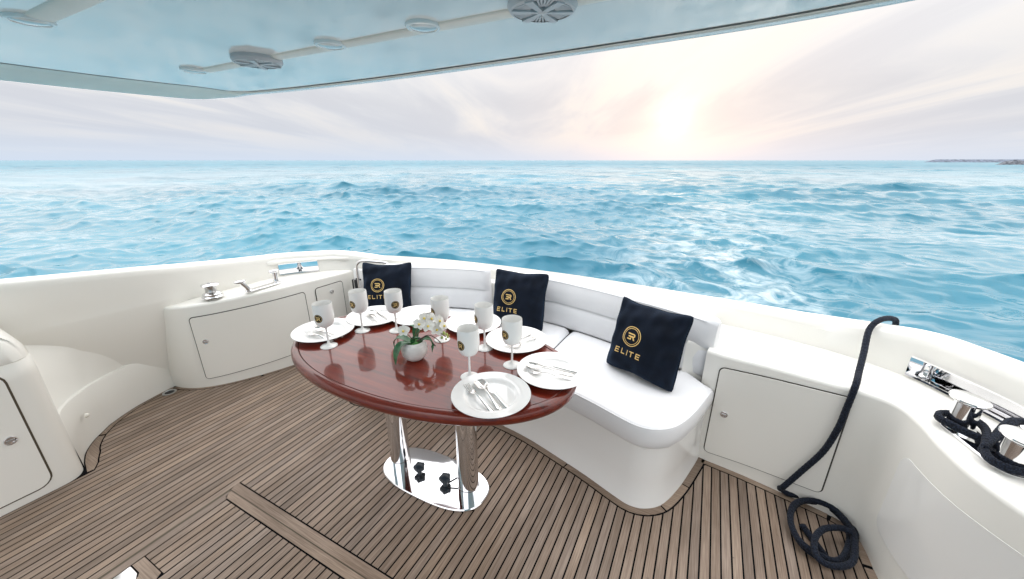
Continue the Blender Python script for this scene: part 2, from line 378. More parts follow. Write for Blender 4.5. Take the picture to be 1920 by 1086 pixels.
# ------------------------------------------------------------------ far breakwaters
def mound(name, p0, p1, h, w, m, label, n=120, rough=.25, seed=1):
    rg = np.random.RandomState(seed); p0 = np.array(p0); p1 = np.array(p1); d = p1 - p0; L_ = np.linalg.norm(d); d /= L_; nn = np.array([-d[1], d[0]])
    rows = []
    prof = [(-1, -.4), (-.8, .1), (-.55, .5), (-.3, .86), (-.12, 1), (.12, 1), (.3, .86), (.55, .5), (.8, .1), (1, -.4)]
    for i in range(n):
        s = i / (n - 1); tp = min(1, (s * L_ / (w * 1.1)) ** .8) if s > 0 else 0.02
        c = p0 + d * L_ * s
        rows.append([(c[0] + nn[0] * a * w * (.3 + .7 * tp), c[1] + nn[1] * a * w * (.3 + .7 * tp), SEA + h * tp * (b + rough * rg.uniform(-1, 1) * (b > 0)) - .3) for a, b in prof])
    o = obj(name, grid(rows), m, smooth=False)
    tag(o, label, 'breakwater', 'breakwaters on the horizon')
def far(px, r):
    v = ray(px, HZ); v = v[:2] / np.linalg.norm(v[:2]); return v * r
mound('breakwater', far(1733, 900), far(2600, 1300), 4.6, 14, rock1, 'long low grey-blue breakwater on the horizon at far right', 200, .04, 3)
mound('breakwater', far(1872, 420), far(2400, 560), 2.6, 8, rock2, 'nearer short dark rock breakwater tip at the right photo edge', 220, .35, 5)

# ------------------------------------------------------------------ plan curves of the cockpit
MX = -1.02                                                # centreline of the settee
sofa_r = [(-.868, 1.70), (-.713, 1.668), (-.524, 1.612), (-.361, 1.560), (-.209, 1.503), (-.128, 1.480), (-.058, 1.496), (.007, 1.556), (.067, 1.690), (.125, 1.880), (.150, 1.975)]
sofa_front = [(2 * MX - x, y) for x, y in sofa_r[::-1]] + [(MX, 1.716)] + sofa_r
SOFA = cr(sofa_front, 400)
CAB_L = cr([(-3.275, 1.000), (-3.17, 1.022), (-3.06, 1.082), (-2.95, 1.205), (-2.84, 1.41), (-2.77, 1.60), (-2.72, 1.80), (-2.685, 2.0), (-2.665, 2.15), (-2.655, 2.31)], 90)
CAB_R = cr([(.10, 1.985), (.17, 1.960), (.27, 1.943), (.38, 1.923), (.567, 1.878), (.67, 1.852), (.735, 1.828), (.778, 1.782), (.796, 1.70), (.806, 1.56), (.84, 1.41), (.95, 1.20), (1.06, 1.08), (1.22, 1.0)], 110)
RECESS = cr([(-2.69, .378), (-2.755, .392), (-2.816, .406), (-2.912, .441), (-3.004, .501), (-3.07, .565), (-3.127, .630), (-3.207, .784), (-3.262, 1.003)], 60)
BUL = [(-3.25, -1.3), (-3.22, 0), (-3.18, .5), (-3.14, 1.0), (-3.13, 1.3), (-3.08, 1.6), (-3.02, 1.8), (-2.88, 2.0), (-2.76, 2.12), (-2.55, 2.24), (-2.3, 2.33), (-1.9, 2.41), (-1.4, 2.45), (-1.0, 2.46), (-.6, 2.45), (-.1, 2.41), (.25, 2.35), (.5, 2.28), (.7, 2.2), (.87, 2.08), (.96, 1.95), (1.06, 1.77), (1.13, 1.5), (1.2, 1.25), (1.26, .9), (1.32, .3), (1.36, -1.3)]
BZ = [1.06, 1.01, .954, .90, .862, .836, .826, .816, .81, .778, .742, .742, .744, .752, .752, .762, .774, .788, .814, .852, .860, .862, .872, .885, .91, .95, 1.06]

# ------------------------------------------------------------------ deck
deck = tag(obj('deck', prism([(-3.3, -1.25), (1.3, -1.25), (1.3, 2.3), (-3.3, 2.3)], -.06, -.0013), caulk, smooth=False), kind='structure')
MB_W = .043
def offset(C, d): return np.array(C)[:, :2] + normals2(C) * d
# margin boards: strips along the foot of each moulding
sofa_off = offset(SOFA, -MB_W); cabr_off = offset(CAB_R, -.034)
CAB_Lx = CAB_L; cabl_off = offset(CAB_Lx, -.022)
wd = np.interp(np.linspace(0, 1, len(RECESS)), [0, .08, .2, .45, .75, 1], [.028, .052, .062, .034, .026, .02])
rec_off = np.array(RECESS) + normals2(RECESS) * -wd[:, None]
def strip(A, B, i0, i1, name, m=teak_x):
    A = np.array(A)[i0:i1 + 1]; B = np.array(B)[i0:i1 + 1]; k = max(1, len(A) // 14)
    A = np.vstack([A[:-1:k], A[-1:]]); B = np.vstack([B[:-1:k], B[-1:]]); n = len(A)
    V = [(p[0], p[1], 0.0008) for p in A] + [(p[0], p[1], .0008) for p in B] + [(p[0], p[1], -.012) for p in A] + [(p[0], p[1], -.012) for p in B]
    Fs = [(i, i + 1, n + i + 1, n + i) for i in range(n - 1)] + [(n + i, n + i + 1, 3 * n + i + 1, 3 * n + i) for i in range(n - 1)] + [(2 * n + i, 2 * n + i + 1, i + 1, i) for i in range(n - 1)]
    Fs += [(0, n, 3 * n, 2 * n), (n - 1, 2 * n - 1, 4 * n - 1, 3 * n - 1)]
    return obj(name, (V, Fs), m, deck, smooth=False)
def shrink(B, A, g): return np.array(A)[:, :2] + (np.array(B)[:, :2] - np.array(A)[:, :2]) * (1 - g / np.maximum(.005, np.linalg.norm(np.array(B)[:, :2] - np.array(A)[:, :2], axis=1))[:, None])
def inside(A, d): return np.array(A)[:, :2] - normals2(A) * -d        # push under the moulding
so_in = np.array(SOFA)[:, :2] + normals2(SOFA) * .004
cuts = [0, 25, 60, 125, 272, 339, 365, 399]
for a, b in zip(cuts[:-1], cuts[1:]):
    if b > a + 2: strip(so_in, shrink(sofa_off, SOFA, .004), a + (1 if a else 0), b, 'margin_board')
for a, b in ((5, 40), (41, 57), (58, 74)): strip(np.array(CAB_R)[:, :2] + normals2(CAB_R) * .004, shrink(cabr_off, CAB_R, .003), a, b, 'margin_board')
for a, b in ((2, 34), (35, 88)): strip(np.array(CAB_L)[:, :2] + normals2(CAB_L) * .004, shrink(cabl_off, CAB_L, .003), a, b, 'margin_board')
for a, b in ((1, 24), (25, 58)): strip(np.array(RECESS)[:, :2] + normals2(RECESS) * -.006, shrink(rec_off, RECESS, .003), a, b, 'margin_board')
strip(np.array([(-2.60, 2.33), (-2.5, 2.33), (-2.4, 2.33), (-2.28, 2.33)]), np.array([(-2.60, 2.27), (-2.5, 2.27), (-2.4, 2.27), (-2.28, 2.27)]), 0, 3, 'margin_board')

GATE_Y = 2.33
edges_aft = [offset(SOFA, -MB_W - .004), offset(CAB_R, -.038), offset(CAB_L, -.026), np.array([(-2.7, 2.265), (-2.1, 2.265)])]
front_line = np.array(RECESS) + normals2(RECESS) * -(wd[:, None] + .004)
def ymin_cross(polys, x, default):
    best = default
    for P in polys:
        for (xa, ya), (xb, yb) in zip(P[:-1], P[1:]):
            if (xa - x) * (xb - x) <= 0 and abs(xa - xb) > 1e-9:
                y = ya + (yb - ya) * (x - xa) / (xb - xa)
                if y < best: best = y
    return best
def ymax_cross(P, x, default):
    best = default
    for (xa, ya), (xb, yb) in zip(P[:-1], P[1:]):
        if (xa - x) * (xb - x) <= 0 and abs(xa - xb) > 1e-9: best = max(best, ya + (yb - ya) * (x - xa) / (xb - xa))
    return best
PW, CA = .0395, .0068
HX, HY = -1.915, .708                                     # hatch corner
def plank(x0, x1, ylo, yhi, parent, name='plank'):
    xs = np.linspace(x0, x1, 5); lo = [ylo(x) for x in xs]; hi = [yhi(x) for x in xs]
    if min(h - l for l, h in zip(lo, hi)) < .004: 
        keep = [k for k in range(5) if hi[k] - lo[k] > .004]
        if len(keep) < 3: return
        xs = xs[keep]; lo = [lo[k] for k in keep]; hi = [hi[k] for k in keep]
    poly = [(x, y) for x, y in zip(xs, lo)] + [(x, y) for x, y in zip(xs[::-1], hi[::-1])]
    n = len(poly); V = [(p[0], p[1], 0) for p in poly] + [(p[0], p[1], -.012) for p in poly]
    Fs = [tuple(range(n))] + [(i, n + i, n + (i + 1) % n, (i + 1) % n) for i in range(n)]
    return obj(name, (V, Fs), teak_y, parent, smooth=False)
x = HX - PW * 34
while x < 1.15:
    x0, x1 = x + CA / 2, x + PW - CA / 2
    aft = lambda q: ymin_cross(edges_aft, q, 2.265)
    if x1 < HX + .01:
        fl = lambda q: (ymax_cross(front_line, q, -1.2) if q < -2.655 else -1.2)
    else: fl = lambda q: HY + .007
    plank(x0, x1, fl, aft, deck); x += PW

# hatch with mitred border boards
hatch = thing('deck_hatch', 'flush teak deck hatch with double border boards in front of the table', 'hatch', (-1.2, .3, 0))
def boardx(xa, xb, y0, y1, skew0, name):
    return obj(name, prism([(xa, y0), (xb, y0), (xb, y1), (xa + skew0, y1)], -.012, .0006), teak_x, hatch, smooth=False)
boardx(HX + .004, .6, HY - .041, HY, -.012, 'border_board'); boardx(HX + .030, .6, HY - .080, HY - .0460, -.018, 'border_board')
obj('joint_strip', box(HX + .01, .6, HY - .0462, HY - .0408, -.01, -.0008), gapb, hatch, smooth=False)
obj('border_board', prism([(HX + .010, -1.2), (HX + .046, -1.2), (HX + .046, HY - .086), (HX + .010, HY - .050)], -.012, .0006), teak_y, hatch, smooth=False)
obj('joint_strip', box(HX - .004, HX + .0100, -1.2, HY - .043, -.01, -.0006), gapb, hatch, smooth=False)
lx = HX + .052; k = 0
ring = [at(242, 1062), at(268, 1048), at(284, 1060), at(280, 1090)]
while lx < .55:
    x0, x1 = lx, lx + PW - CA
    top = HY - .0870
    if k <= 3: 
        plank(x0, x1, lambda q: .315, lambda q: top, hatch)
        plank(x0, x1, lambda q: -1.2, lambda q: .06, hatch)
    else: plank(x0, x1, lambda q: -1.2, lambda q: top, hatch)
    lx += PW; k += 1
obj('corner_board', prism([(-1.863, .272), (-1.802, .272), (-1.785, .262), (-1.775, .20), (-1.775, .06), (-1.708, .06), (-1.708, .285), (-1.725, .311), (-1.863, .311)], -.012, .0006), teak_x, hatch, smooth=False)
obj('lift_plate', prism([(-1.863, .07), (-1.78, .07), (-1.78, .255), (-1.805, .267), (-1.863, .267)], -.012, .002, .002), chrome, hatch)

# ------------------------------------------------------------------ bulwark with its two fairlead ports
bw = thing('bulwark', 'cream white moulded bulwark and rounded rail running around the stern', 'bulwark', (-1, 2.45, .65))
nB = 300
B3 = cr([(p[0], p[1], z) for p, z in zip(BUL, BZ)], nB)
BN = normals2(B3)                                        # left of travel = outboard (path runs clockwise seen from above)
def bulwark_rows():
    rows = []
    for i, (x, y, zt) in enumerate(B3):
        n = BN[i]
        fl = np.clip((-x - 2.6) / .5, 0, 1) * np.clip((2.0 - y) / .6, 0, 1)         # left side leans inboard going up
        low = .125 * fl
        prof = [(low + .012 * fl, -.02), (low, .14), (low * .62, .30), (low * .22, .48), (0, .655), (.002, .672), (.004, .748), (.008, zt - .05), (.012, zt - .022), (.022, zt - .008), (.042, zt), (.085, zt + .001), (.115, zt - .006), (.135, zt - .024), (.143, zt - .055), (.145, .748), (.145, .672), (.145, .4), (.10, -.4), (.02, -1.6)]
        rows.append([(x + n[0] * o, y + n[1] * o, z) for o, z in prof])
    return rows
brow = bulwark_rows()
def near_idx(p): return int(np.argmin(np.hypot(B3[:, 0] - p[0], B3[:, 1] - p[1])))
sl0, sl1 = near_idx((-3.035, 1.76)), near_idx((-2.865, 2.02))
sr0, sr1 = near_idx((.862, 2.085)), near_idx((1.085, 1.70))
def slotskip(i, j): return (sl0 <= i < sl1 or sr0 <= i < sr1) and j in (5, 15)
obj('rail_moulding', grid(brow, skip=slotskip), gel, bw)
for a, b, nm in ((sl0, sl1, 'starboard'), (sr0, sr1, 'port')):
    # steel lined port through the bulwark
    fr = thing  # (kept simple: lining and frame are parts of the bulwark)
    loop = []
    for i in range(a, b + 1): loop.append((B3[i], BN[i]))
    def pt(q, o, z): return (q[0][0] + q[1][0] * o, q[0][1] + q[1][1] * o, z)
    rows = []
    for o in (-.004, .152):
        rows.append([pt(q, o, .671) for q in loop] + [pt(q, o, .749) for q in loop[::-1]])
    lin = grid(rows, cv=True)
    rim_in = [pt(q, -.004, .671) for q in loop] + [pt(q, -.004, .749) for q in loop[::-1]]
    m0, m1 = loop[0], loop[-1]
    rim_out = [pt(q, -.006, .664) for q in loop] + [pt(q, -.006, .756) for q in loop[::-1]]
    fl = obj('fairlead_frame', join(lin, grid([rim_in, rim_out], cv=True)), chrome, bw, sharp=30)
# rollers in the ports
def roller(idx, off, r, h, parent, name='roller', m=chrome):
    q = B3[idx]; n = BN[idx]
    obj(name, move(lathe([(0, .672), (r * 1.25, .672), (r * 1.3, .676), (r * .8, .688), (r * .7, .71), (r * .8, .732), (r * 1.3, .744), (r * 1.25, .748), (0, .748)], 20), (q[0] + n[0] * off, q[1] + n[1] * off, 0)), m, parent)
roller(int(sl0 * .45 + sl1 * .55), .13, .022, .08, bw)
roller(sr0 + 1, .05, .024, .08, bw); roller(sr1 - 2, .05, .024, .08, bw)
# polished back plate of the port-side fairlead
pl = []
for i in range(sr0 + 1, sr1): pl.append([(B3[i][0] + BN[i][0] * o, B3[i][1] + BN[i][1] * o, z) for o, z in ((.03, .672), (.075, .68), (.095, .71), (.10, .735), (.10, .747))])
obj('fairlead_lip', grid(pl), chrome, bw)

# raised coaming pads each side of the fairleads (the boxed ends seen in the moulding)
def pad(i0, i1):
    rows = []
    for i in range(i0, i1 + 1):
        q = B3[i]; n = BN[i]; e = min(1, (i - i0) / 1.0, (i1 - i) / 1.0); o0 = -.007 * e + .002
        rows.append([(q[0] + n[0] * o, q[1] + n[1] * o, z) for o, z in ((o0, .757), (o0, q[2] - .06), (o0 + .006, q[2] - .045), (.012, q[2] - .035))])
    obj('rail_pad', grid(rows), gel, bw)
pad(sl0 - 2, sl1 + 7)

# ------------------------------------------------------------------ side ledge on the left
def ledge():
    rows = []
    n = len(RECESS); NR = normals2(RECESS)
    for i in range(5, n):
        p = RECESS[i]; s = i / (n - 1); zt = .30 - .02 * s
        prof = [(0.0, -.01), (0.0, .012), (.004, .13), (.010, zt - .018), (.016, zt - .004), (.030, zt)]
        row = [(p[0] + NR[i][0] * o, p[1] + NR[i][1] * o, z) for o, z in prof]
        back = (-3.23, p[1] + .05 * s)
        for f in (.15, .35, .55, .72, .85, .94, .98, 1.0): row.append((row[5][0] + (min(back[0], row[5][0] - .005) - row[5][0]) * f, row[5][1] + (back[1] - row[5][1]) * f, zt + .36 * f ** 1.35))
        rows.append(row)
    return grid(rows)
lg = thing('side_ledge', 'curved white foot ledge along the left bulwark beside the tall locker', 'ledge', (-3.1, .65, 0))
obj('ledge_moulding', ledge(), gel, lg)
q = at(170, 777, 0); 
kp = np.array([-2.986, .508, .174])
obj('knob', move(lathe([(0, .016), (.006, .0155), (.011, .012), (.0135, .004), (.0135, 0)], 18), kp, np.c_[(-.787, .617, 0), (0, 0, 1), (.617, .787, 0)]), beige, lg)

# ------------------------------------------------------------------ tall locker at far left
tl = thing('tall_locker', 'tall cream locker with rounded edge at the left photo edge', 'locker', (-2.9, -.2, 0))
prof = [(-2.69, -1.3), (-2.69, .30), (-2.695, .335), (-2.715, .365), (-2.75, .385), (-2.8, .395), (-3.3, .40)]
rows = []
for z, o in ((-.01, 0), (.60, 0), (.70, .004), (.76, .012), (.80, .026), (.83, .045), (.845, .07), (.85, .10)):
    rows.append([(px - (o if k < 4 else 0), py - (o if k > 1 else 0) , z) for k, (px, py) in enumerate(prof)])
rows.append([(-3.3, min(p[1], .3), .85) for p in prof])
pr = cr(prof[1:6], 18)
full = [(-2.69, -1.3)] + [tuple(p) for p in pr] + [(-3.3, .40)]
rows = []
for z, o in ((-.01, 0), (.04, 0), (.60, .0), (.680, .003), (.684, .008), (.688, .004), (.73, .012), (.77, .028), (.805, .055), (.83, .09), (.845, .13), (.855, .19)):
    rows.append([(px - o * (1 if px > -2.72 else .6), py - o * (0 if py < .29 else 1), z) for px, py in full])
obj('locker_body', grid(rows), gel, tl, sharp=60)
def rrect(w0, w1, z0, z1, r, fn, nr=14, nc=10):
    "rounded rectangle patch: fn(s, z) -> point"
    rows = []
    zs = sorted(set([z0 + r * (1 - math.cos(a)) for a in np.linspace(0, math.pi / 2, 6)] + list(np.linspace(z0 + r, z1 - r, nr)) + [z1 - r * (1 - math.cos(a)) for a in np.linspace(0, math.pi / 2, 6)]))
    for z in zs:
        d = 0
        if z < z0 + r: d = r - math.sqrt(max(0, r * r - (z0 + r - z) ** 2))
        if z > z1 - r: d = r - math.sqrt(max(0, r * r - (z - z1 + r) ** 2))
        rows.append([fn(s, z) for s in np.linspace(w0 + d, w1 - d, nc)])
    return rows
def panel(w0, w1, z0, z1, r, fn, parent, m, name='door', gapw=.006, proud=.006, gm=gap):
    "fn(s,z,o): point on the host surface pushed out by o"
    gr = rrect(w0 - gapw, w1 + gapw, z0 - gapw, z1 + gapw, r + gapw, lambda s, z: fn(s, z, .0015), nc=14)
    fr_ = rrect(w0, w1, z0, z1, r, lambda s, z: fn(s, z, proud), nc=14)
    bk = rrect(w0, w1, z0, z1, r, lambda s, z: fn(s, z, .001), nc=14)
    def ring(R_): return R_[0] + [q[-1] for q in R_[1:-1]] + R_[-1][::-1] + [q[0] for q in R_[-2:0:-1]]
    d = obj(name, join(grid(fr_), grid([ring(fr_), ring(bk)], cv=True)), m, parent, sharp=50)
    g = obj('door_seal' if name == 'door' else 'panel_joint', grid(gr), gm, d)
    return d
def latch(p, nrm_, up, parent, r=.016):
    nrm_ = np.array(nrm_, float); nrm_ /= np.linalg.norm(nrm_); up = np.array(up, float); t_ = np.cross(up, nrm_); t_ /= np.linalg.norm(t_); up = np.cross(nrm_, t_)
    M = np.c_[t_, up, nrm_]
    base = lathe([(r, -.002), (r, .003), (r * .9, .006), (r * .72, .0055), (r * .66, .003), (0, .0025)], 24)
    bar = [(v[0], v[1], v[2]) for v in box(-r * .62, r * .62, -r * .24, r * .24, .002, .0075, .0015)[0]]
    lo = obj('latch', move(base, p, M), chrome, parent)
    obj('latch_grip', move((bar, box(0, 1, 0, 1, 0, 1, .1)[1]), p, M), steel, lo)
tdoor = panel(-1.0, .275, .045, .655, .05, lambda s, z, o: (-2.69 + o, s, z), tl, gel, gm=gapb, gapw=.008)
latch(at(22, 825, .33) * 0 + np.array([-2.684, .218, .338]), (1, 0, 0), (0, 0, 1), tdoor, .021)

# ------------------------------------------------------------------ deck lockers left and right
def locker(C, ztop, backfn, name, label, cat='locker', rnd=.022):
    rt_ = thing(name, label, cat, (float(np.mean(C[:, 0])), float(np.mean(C[:, 1])), 0))
    Nn = normals2(C); rows = []; n = len(C)
    for i in range(n):
        p = C[i]; zt = ztop(i / (n - 1)); nn = Nn[i]
        prof = [(0, -.01), (0, .03), (.001, .3), (.002, zt - rnd)] + [(.002 + rnd * (1 - math.cos(a)), zt - rnd + rnd * math.sin(a)) for a in np.linspace(.3, math.pi / 2, 5)]
        row = [(p[0] + nn[0] * o, p[1] + nn[1] * o, z) for o, z in prof]
        b = backfn(i / (n - 1), p)
        for f in (.15, .5, 1.0): row.append((row[-1][0] * (1 - f) + b[0] * f if f == .15 else row[8][0] * (1 - f) + b[0] * f, row[8][1] * (1 - f) + b[1] * f, zt + (.0 if f < 1 else .004)))
        rows.append(row)
    obj('locker_body', grid(rows), gel, rt_, sharp=70)
    return rt_
def bulpts(p0, p1, off=.02):
    i0, i1 = near_idx(p0), near_idx(p1); st = 1 if i1 > i0 else -1
    idx = np.arange(i0, i1 + st, st)
    return np.array([(B3[i][0] + BN[i][0] * off, B3[i][1] + BN[i][1] * off) for i in idx])
BLc = bulpts((-3.16, 1.0), (-2.62, 2.23)); BRc = bulpts((.05, 2.39), (1.24, 1.0))
def sample(P, s): L_ = arclen(P); return np.array([np.interp(s * L_[-1], L_, P[:, 0]), np.interp(s * L_[-1], L_, P[:, 1])])
ll = locker(CAB_L, lambda s: .615 + .040 * min(1, s * 1.6), lambda s, p: sample(BLc, s), 'deck_locker', 'curved cream locker with two doors below the left winch and cleat')
rl = locker(CAB_R, lambda s: .640 + .012 * min(1, s * 2.0), lambda s, p: sample(BRc, min(1, s)), 'deck_locker', 'cream locker behind the dangling rope, right of the settee')
def on_curve(C, out=-1):
    L_ = arclen(C); Nn = normals2(C)
    def f(s, z, o):
        x_ = np.interp(s, L_, C[:, 0]); y_ = np.interp(s, L_, C[:, 1]); nx = np.interp(s, L_, Nn[:, 0]); ny = np.interp(s, L_, Nn[:, 1])
        return (x_ - nx * o, y_ - ny * o, z)
    return f
def s_of(C, p): L_ = arclen(C); return L_[int(np.argmin(np.hypot(C[:, 0] - p[0], C[:, 1] - p[1])))]
fL = on_curve(CAB_L); fR = on_curve(CAB_R)
def slopez(f, s0, s1, dz): return lambda s, z, o: f(s, z + dz * (s - s0) / (s1 - s0), o)
a, b = s_of(CAB_L, (-3.025, 1.115)), s_of(CAB_L, (-2.73, 1.765))
d1 = panel(a, b, .068, .536, .02, slopez(fL, a, b, .035), ll, gel)
a2, b2 = s_of(CAB_L, (-2.712, 1.845)), s_of(CAB_L, (-2.676, 2.07))
d2 = panel(a2, b2, .20, .575, .02, slopez(fL, a2, b2, .01), ll, gel)
lt = np.array(fL(a + .055, .355, .006)); nL = normals2(CAB_L)
latch(lt, (lt - np.array(fL(a + .055, .355, .0))), (0, 0, 1), d1, .018)
sm = a2 + (b2 - a2) * .55; lt = np.array(fL(sm, .520, .006)); latch(lt, lt - np.array(fL(sm, .520, 0)), (0, 0, 1), d2, .017)
a, b = s_of(CAB_R, (.178, 1.957)), s_of(CAB_R, (.655, 1.852))
d3 = panel(a, b, .060, .570, .022, slopez(fR, a, b, .035), rl, gel)
lt = np.array(fR(a + .055, .32, .006)); latch(lt, lt - np.array(fR(a + .055, .32, 0)), (0, 0, 1), d3, .018)
a, b = s_of(CAB_R, (.797, 1.70)), s_of(CAB_R, (1.05, 1.09))
panel(a, b, .14, .505, .05, slopez(fR, a, b, .05), rl, gelw, 'side_panel', .003, .003, gel)
# pale strip along the foot of the side wall
# ------------------------------------------------------------------ settee
sf = thing('settee', 'curved white upholstered settee built along the stern', 'settee', (MX, 1.95, 0))
NS = normals2(SOFA); rows = []
for i in range(len(SOFA)):
    p = SOFA[i]; n = NS[i]
    rows.append([(p[0] + n[0] * o, p[1] + n[1] * o, z) for o, z in ((-.006, -.01), (-.006, .008), (.0, .02), (.004, .15), (.008, .30), (.010, .357), (.06, .358))])
obj('settee_base', grid(rows), gelw, sf)
back_pts = [(-2.16, 1.98), (-2.0, 2.065), (-1.864, 2.13), (-1.607, 2.222), (-1.43, 2.262), (-1.1, 2.285), (-.87, 2.275), (-.722, 2.245), (-.506, 2.19), (-.2, 2.092), (.034, 2.0), (.095, 1.965)]
BACK = cr(back_pts, 140); NBk = normals2(BACK); LBk = arclen(BACK)
def cushion(f0, f1, b0, b1, name, cap0=True, cap1=True, lbl=None):
    n = 46; LF = arclen(SOFA); rows = []
    for i in range(n):
        s = i / (n - 1)
        sF = f0 + (f1 - f0) * s; sB = b0 + (b1 - b0) * s
        pF = np.array([np.interp(sF, LF, SOFA[:, k]) for k in (0, 1)]); nF = np.array([np.interp(sF, LF, NS[:, k]) for k in (0, 1)])
        pB = np.array([np.interp(sB, LBk, BACK[:, k]) for k in (0, 1)])
        pF = pF - nF * .016; d = pB - pF; Ld = np.linalg.norm(d); d = d / max(Ld, 1e-6)
        dn = 0.0
        if cap0 and i < 4: dn = (.030, .010, .003, 0)[i]
        if cap1 and i > n - 5: dn = max(dn, (.030, .010, .003, 0)[n - 1 - i])
        prof = [(.05, .352), (.006, .352), (-.003, .364), (-.004, .40), (-.003, .442), (.002, .455), (.010, .4625), (.024, .466), (.06, .468), (.12, .470), (.25, .470), (Ld - .05, .468), (Ld + .03, .460)]
        row = []
        for o, z in prof:
            o = min(o, Ld + .03)
            e = pF + nF * 0 + (d * o if o > .05 else (nF * o * .75 + d * o * .25))
            row.append((e[0], e[1], z - dn * (z - .352) / .11))
        rows.append(row)
    co_ = obj(name, grid(rows), vinyl, sf, sharp=55)
    obj('piping', tube([r_[5] for r_ in rows[2:-2]], .0032, 6), vinyl, co_)
    return co_
LS = arclen(SOFA)[-1]; LB = LBk[-1]
def sS(x): return float(np.interp(x, SOFA[:, 0], arclen(SOFA)))
def sB(x): return float(np.interp(x, BACK[:, 0], LBk))
cushion(sS(-.735), LS - .012, sB(-.715), LB, 'seat_cushion'); cushion(sS(-1.305), sS(-.742), sB(-1.325), sB(-.722), 'seat_cushion'); cushion(.012, sS(-1.312), 0, sB(-1.332), 'seat_cushion')
obj('seat_board', prism([tuple(p) for p in SOFA[10:390:15]] + [tuple(p) for p in BACK[::-6]],   .33, .3515), gelw, sf, smooth=False)
def backrest(s0, s1):
    n = 60; rows = []
    prof = [(.03, .455), (.004, .462), (-.006, .48), (-.010, .56), (-.004, .612), (.008, .622), (.0085, .626), (-.002, .636), (-.006, .68), (.006, .74), (.018, .766), (.019, .769), (.021, .771), (.034, .787), (.055, .794), (.085, .790), (.105, .770), (.115, .70), (.12, .46)]
    for i in range(n):
        s = s0 + (s1 - s0) * i / (n - 1)
        p = np.array([np.interp(s, LBk, BACK[:, k]) for k in (0, 1)]); nn = np.array([np.interp(s, LBk, NBk[:, k]) for k in (0, 1)])
        e = min(i, n - 1 - i); f = (0.35, .72, .9, .97, 1)[min(e, 4)]
        if e == 0: f = .30
        rows.append([(p[0] + nn[0] * (.055 + (o - .055) * f + .03), p[1] + nn[1] * (.055 + (o - .055) * f + .03), .46 + (z - .46) * (.93 + .07 * f) - .0) for o, z in prof])
    V, Fs = grid(rows); m_ = len(prof)
    Fs += [tuple(range(m_)), tuple(range((n - 1) * m_, n * m_))[::-1]]
    bo = obj('back_cushion', (V, Fs), vinyl, sf, sharp=50)
    for zi, off in ((.6235, .0055), (.7705, .0185)):
        P = []
        for i in range(2, n - 2):
            s = s0 + (s1 - s0) * i / (n - 1)
            p = np.array([np.interp(s, LBk, BACK[:, k]) for k in (0, 1)]); nn = np.array([np.interp(s, LBk, NBk[:, k]) for k in (0, 1)])
            P.append((p[0] + nn[0] * (off + .03), p[1] + nn[1] * (off + .03), zi))
        obj('piping' if zi < .7 else 'top_seam', tube(P, .0022 if zi < .7 else .0014, 6), vinyl if zi < .7 else seam, bo)
backrest(0.02, sB(-1.375)); backrest(sB(-1.03), LB - .005)
# moulded shelf the backrest stands against
P = BACK[::4]; NP = NBk[::4]; bl = bulpts((-2.3, 2.33), (.12, 2.38), .02)
rows = []
for i in range(len(P)):
    s = i / (len(P) - 1); b_ = sample(bl, s); f = P[i] + NP[i] * .13
    rows.append([(P[i][0] + NP[i][0] * .125, P[i][1] + NP[i][1] * .125, .40), (f[0] - NP[i][0] * .004, f[1] - NP[i][1] * .004, .66), (f[0] + NP[i][0] * .02, f[1] + NP[i][1] * .02, .672), (b_[0], b_[1], .674)])
obj('back_shelf', grid(rows), gel, sf)
# end cheek of the settee at both ends (moulding between cushion and floor behind)
for sgn, xx in ((1, .10), (-1, 2 * MX - .10)):
    x0_, x1_ = sorted((xx, xx - sgn * .10)); 
    obj('end_cheek', box(x0_, x1_, 2.02, 2.30, -.005, .648, .012), gel, sf)

# ------------------------------------------------------------------ stern gate with grab rail
gt = thing('stern_gate', 'white gate with bent steel grab rail beside the left cushion', 'gate', (-2.45, 2.36, 0))
obj('gate_panel', box(-2.64, -2.245, 2.335, 2.375, .0, .69, .012), gelw, gt)
p0 = at(668, 545, .60); 
rail = cr([(-2.507, 2.10, .10), (-2.507, 2.10, .40), (-2.507, 2.10, .62), (-2.507, 2.10, .705), (-2.497, 2.102, .745), (-2.462, 2.107, .771), (-2.41, 2.118, .778), (-2.335, 2.165, .768), (-2.285, 2.20, .757), (-2.262, 2.216, .735), (-2.255, 2.222, .69), (-2.255, 2.225, .5), (-2.255, 2.225, .10)], 80)
obj('grab_rail', tube(rail, .0115, 14), chrome, gt)
obj('hinge_post', box(-2.590, -2.570, 2.10, 2.125, .05, .600, .004), rub, gt)
obj('hinge_post', box(-2.560, -2.536, 2.10, 2.125, .05, .600, .003), rub, gt)
obj('hinge_strip', box(-2.5695, -2.5605, 2.098, 2.12, .05, .602, .002), steel, gt)
for xs_ in (-2.482, -2.527): obj('rail_screw', move(lathe([(0, .010), (.006, .008), (.008, 0)], 12), (xs_, 2.10, .615), np.array(Matrix.Rotation(R(90), 3, 'X'))), rub, gt)
obj('gate_post', box(-2.60, -2.235, 2.135, 2.165, 0, .685, .010), gelw, gt)

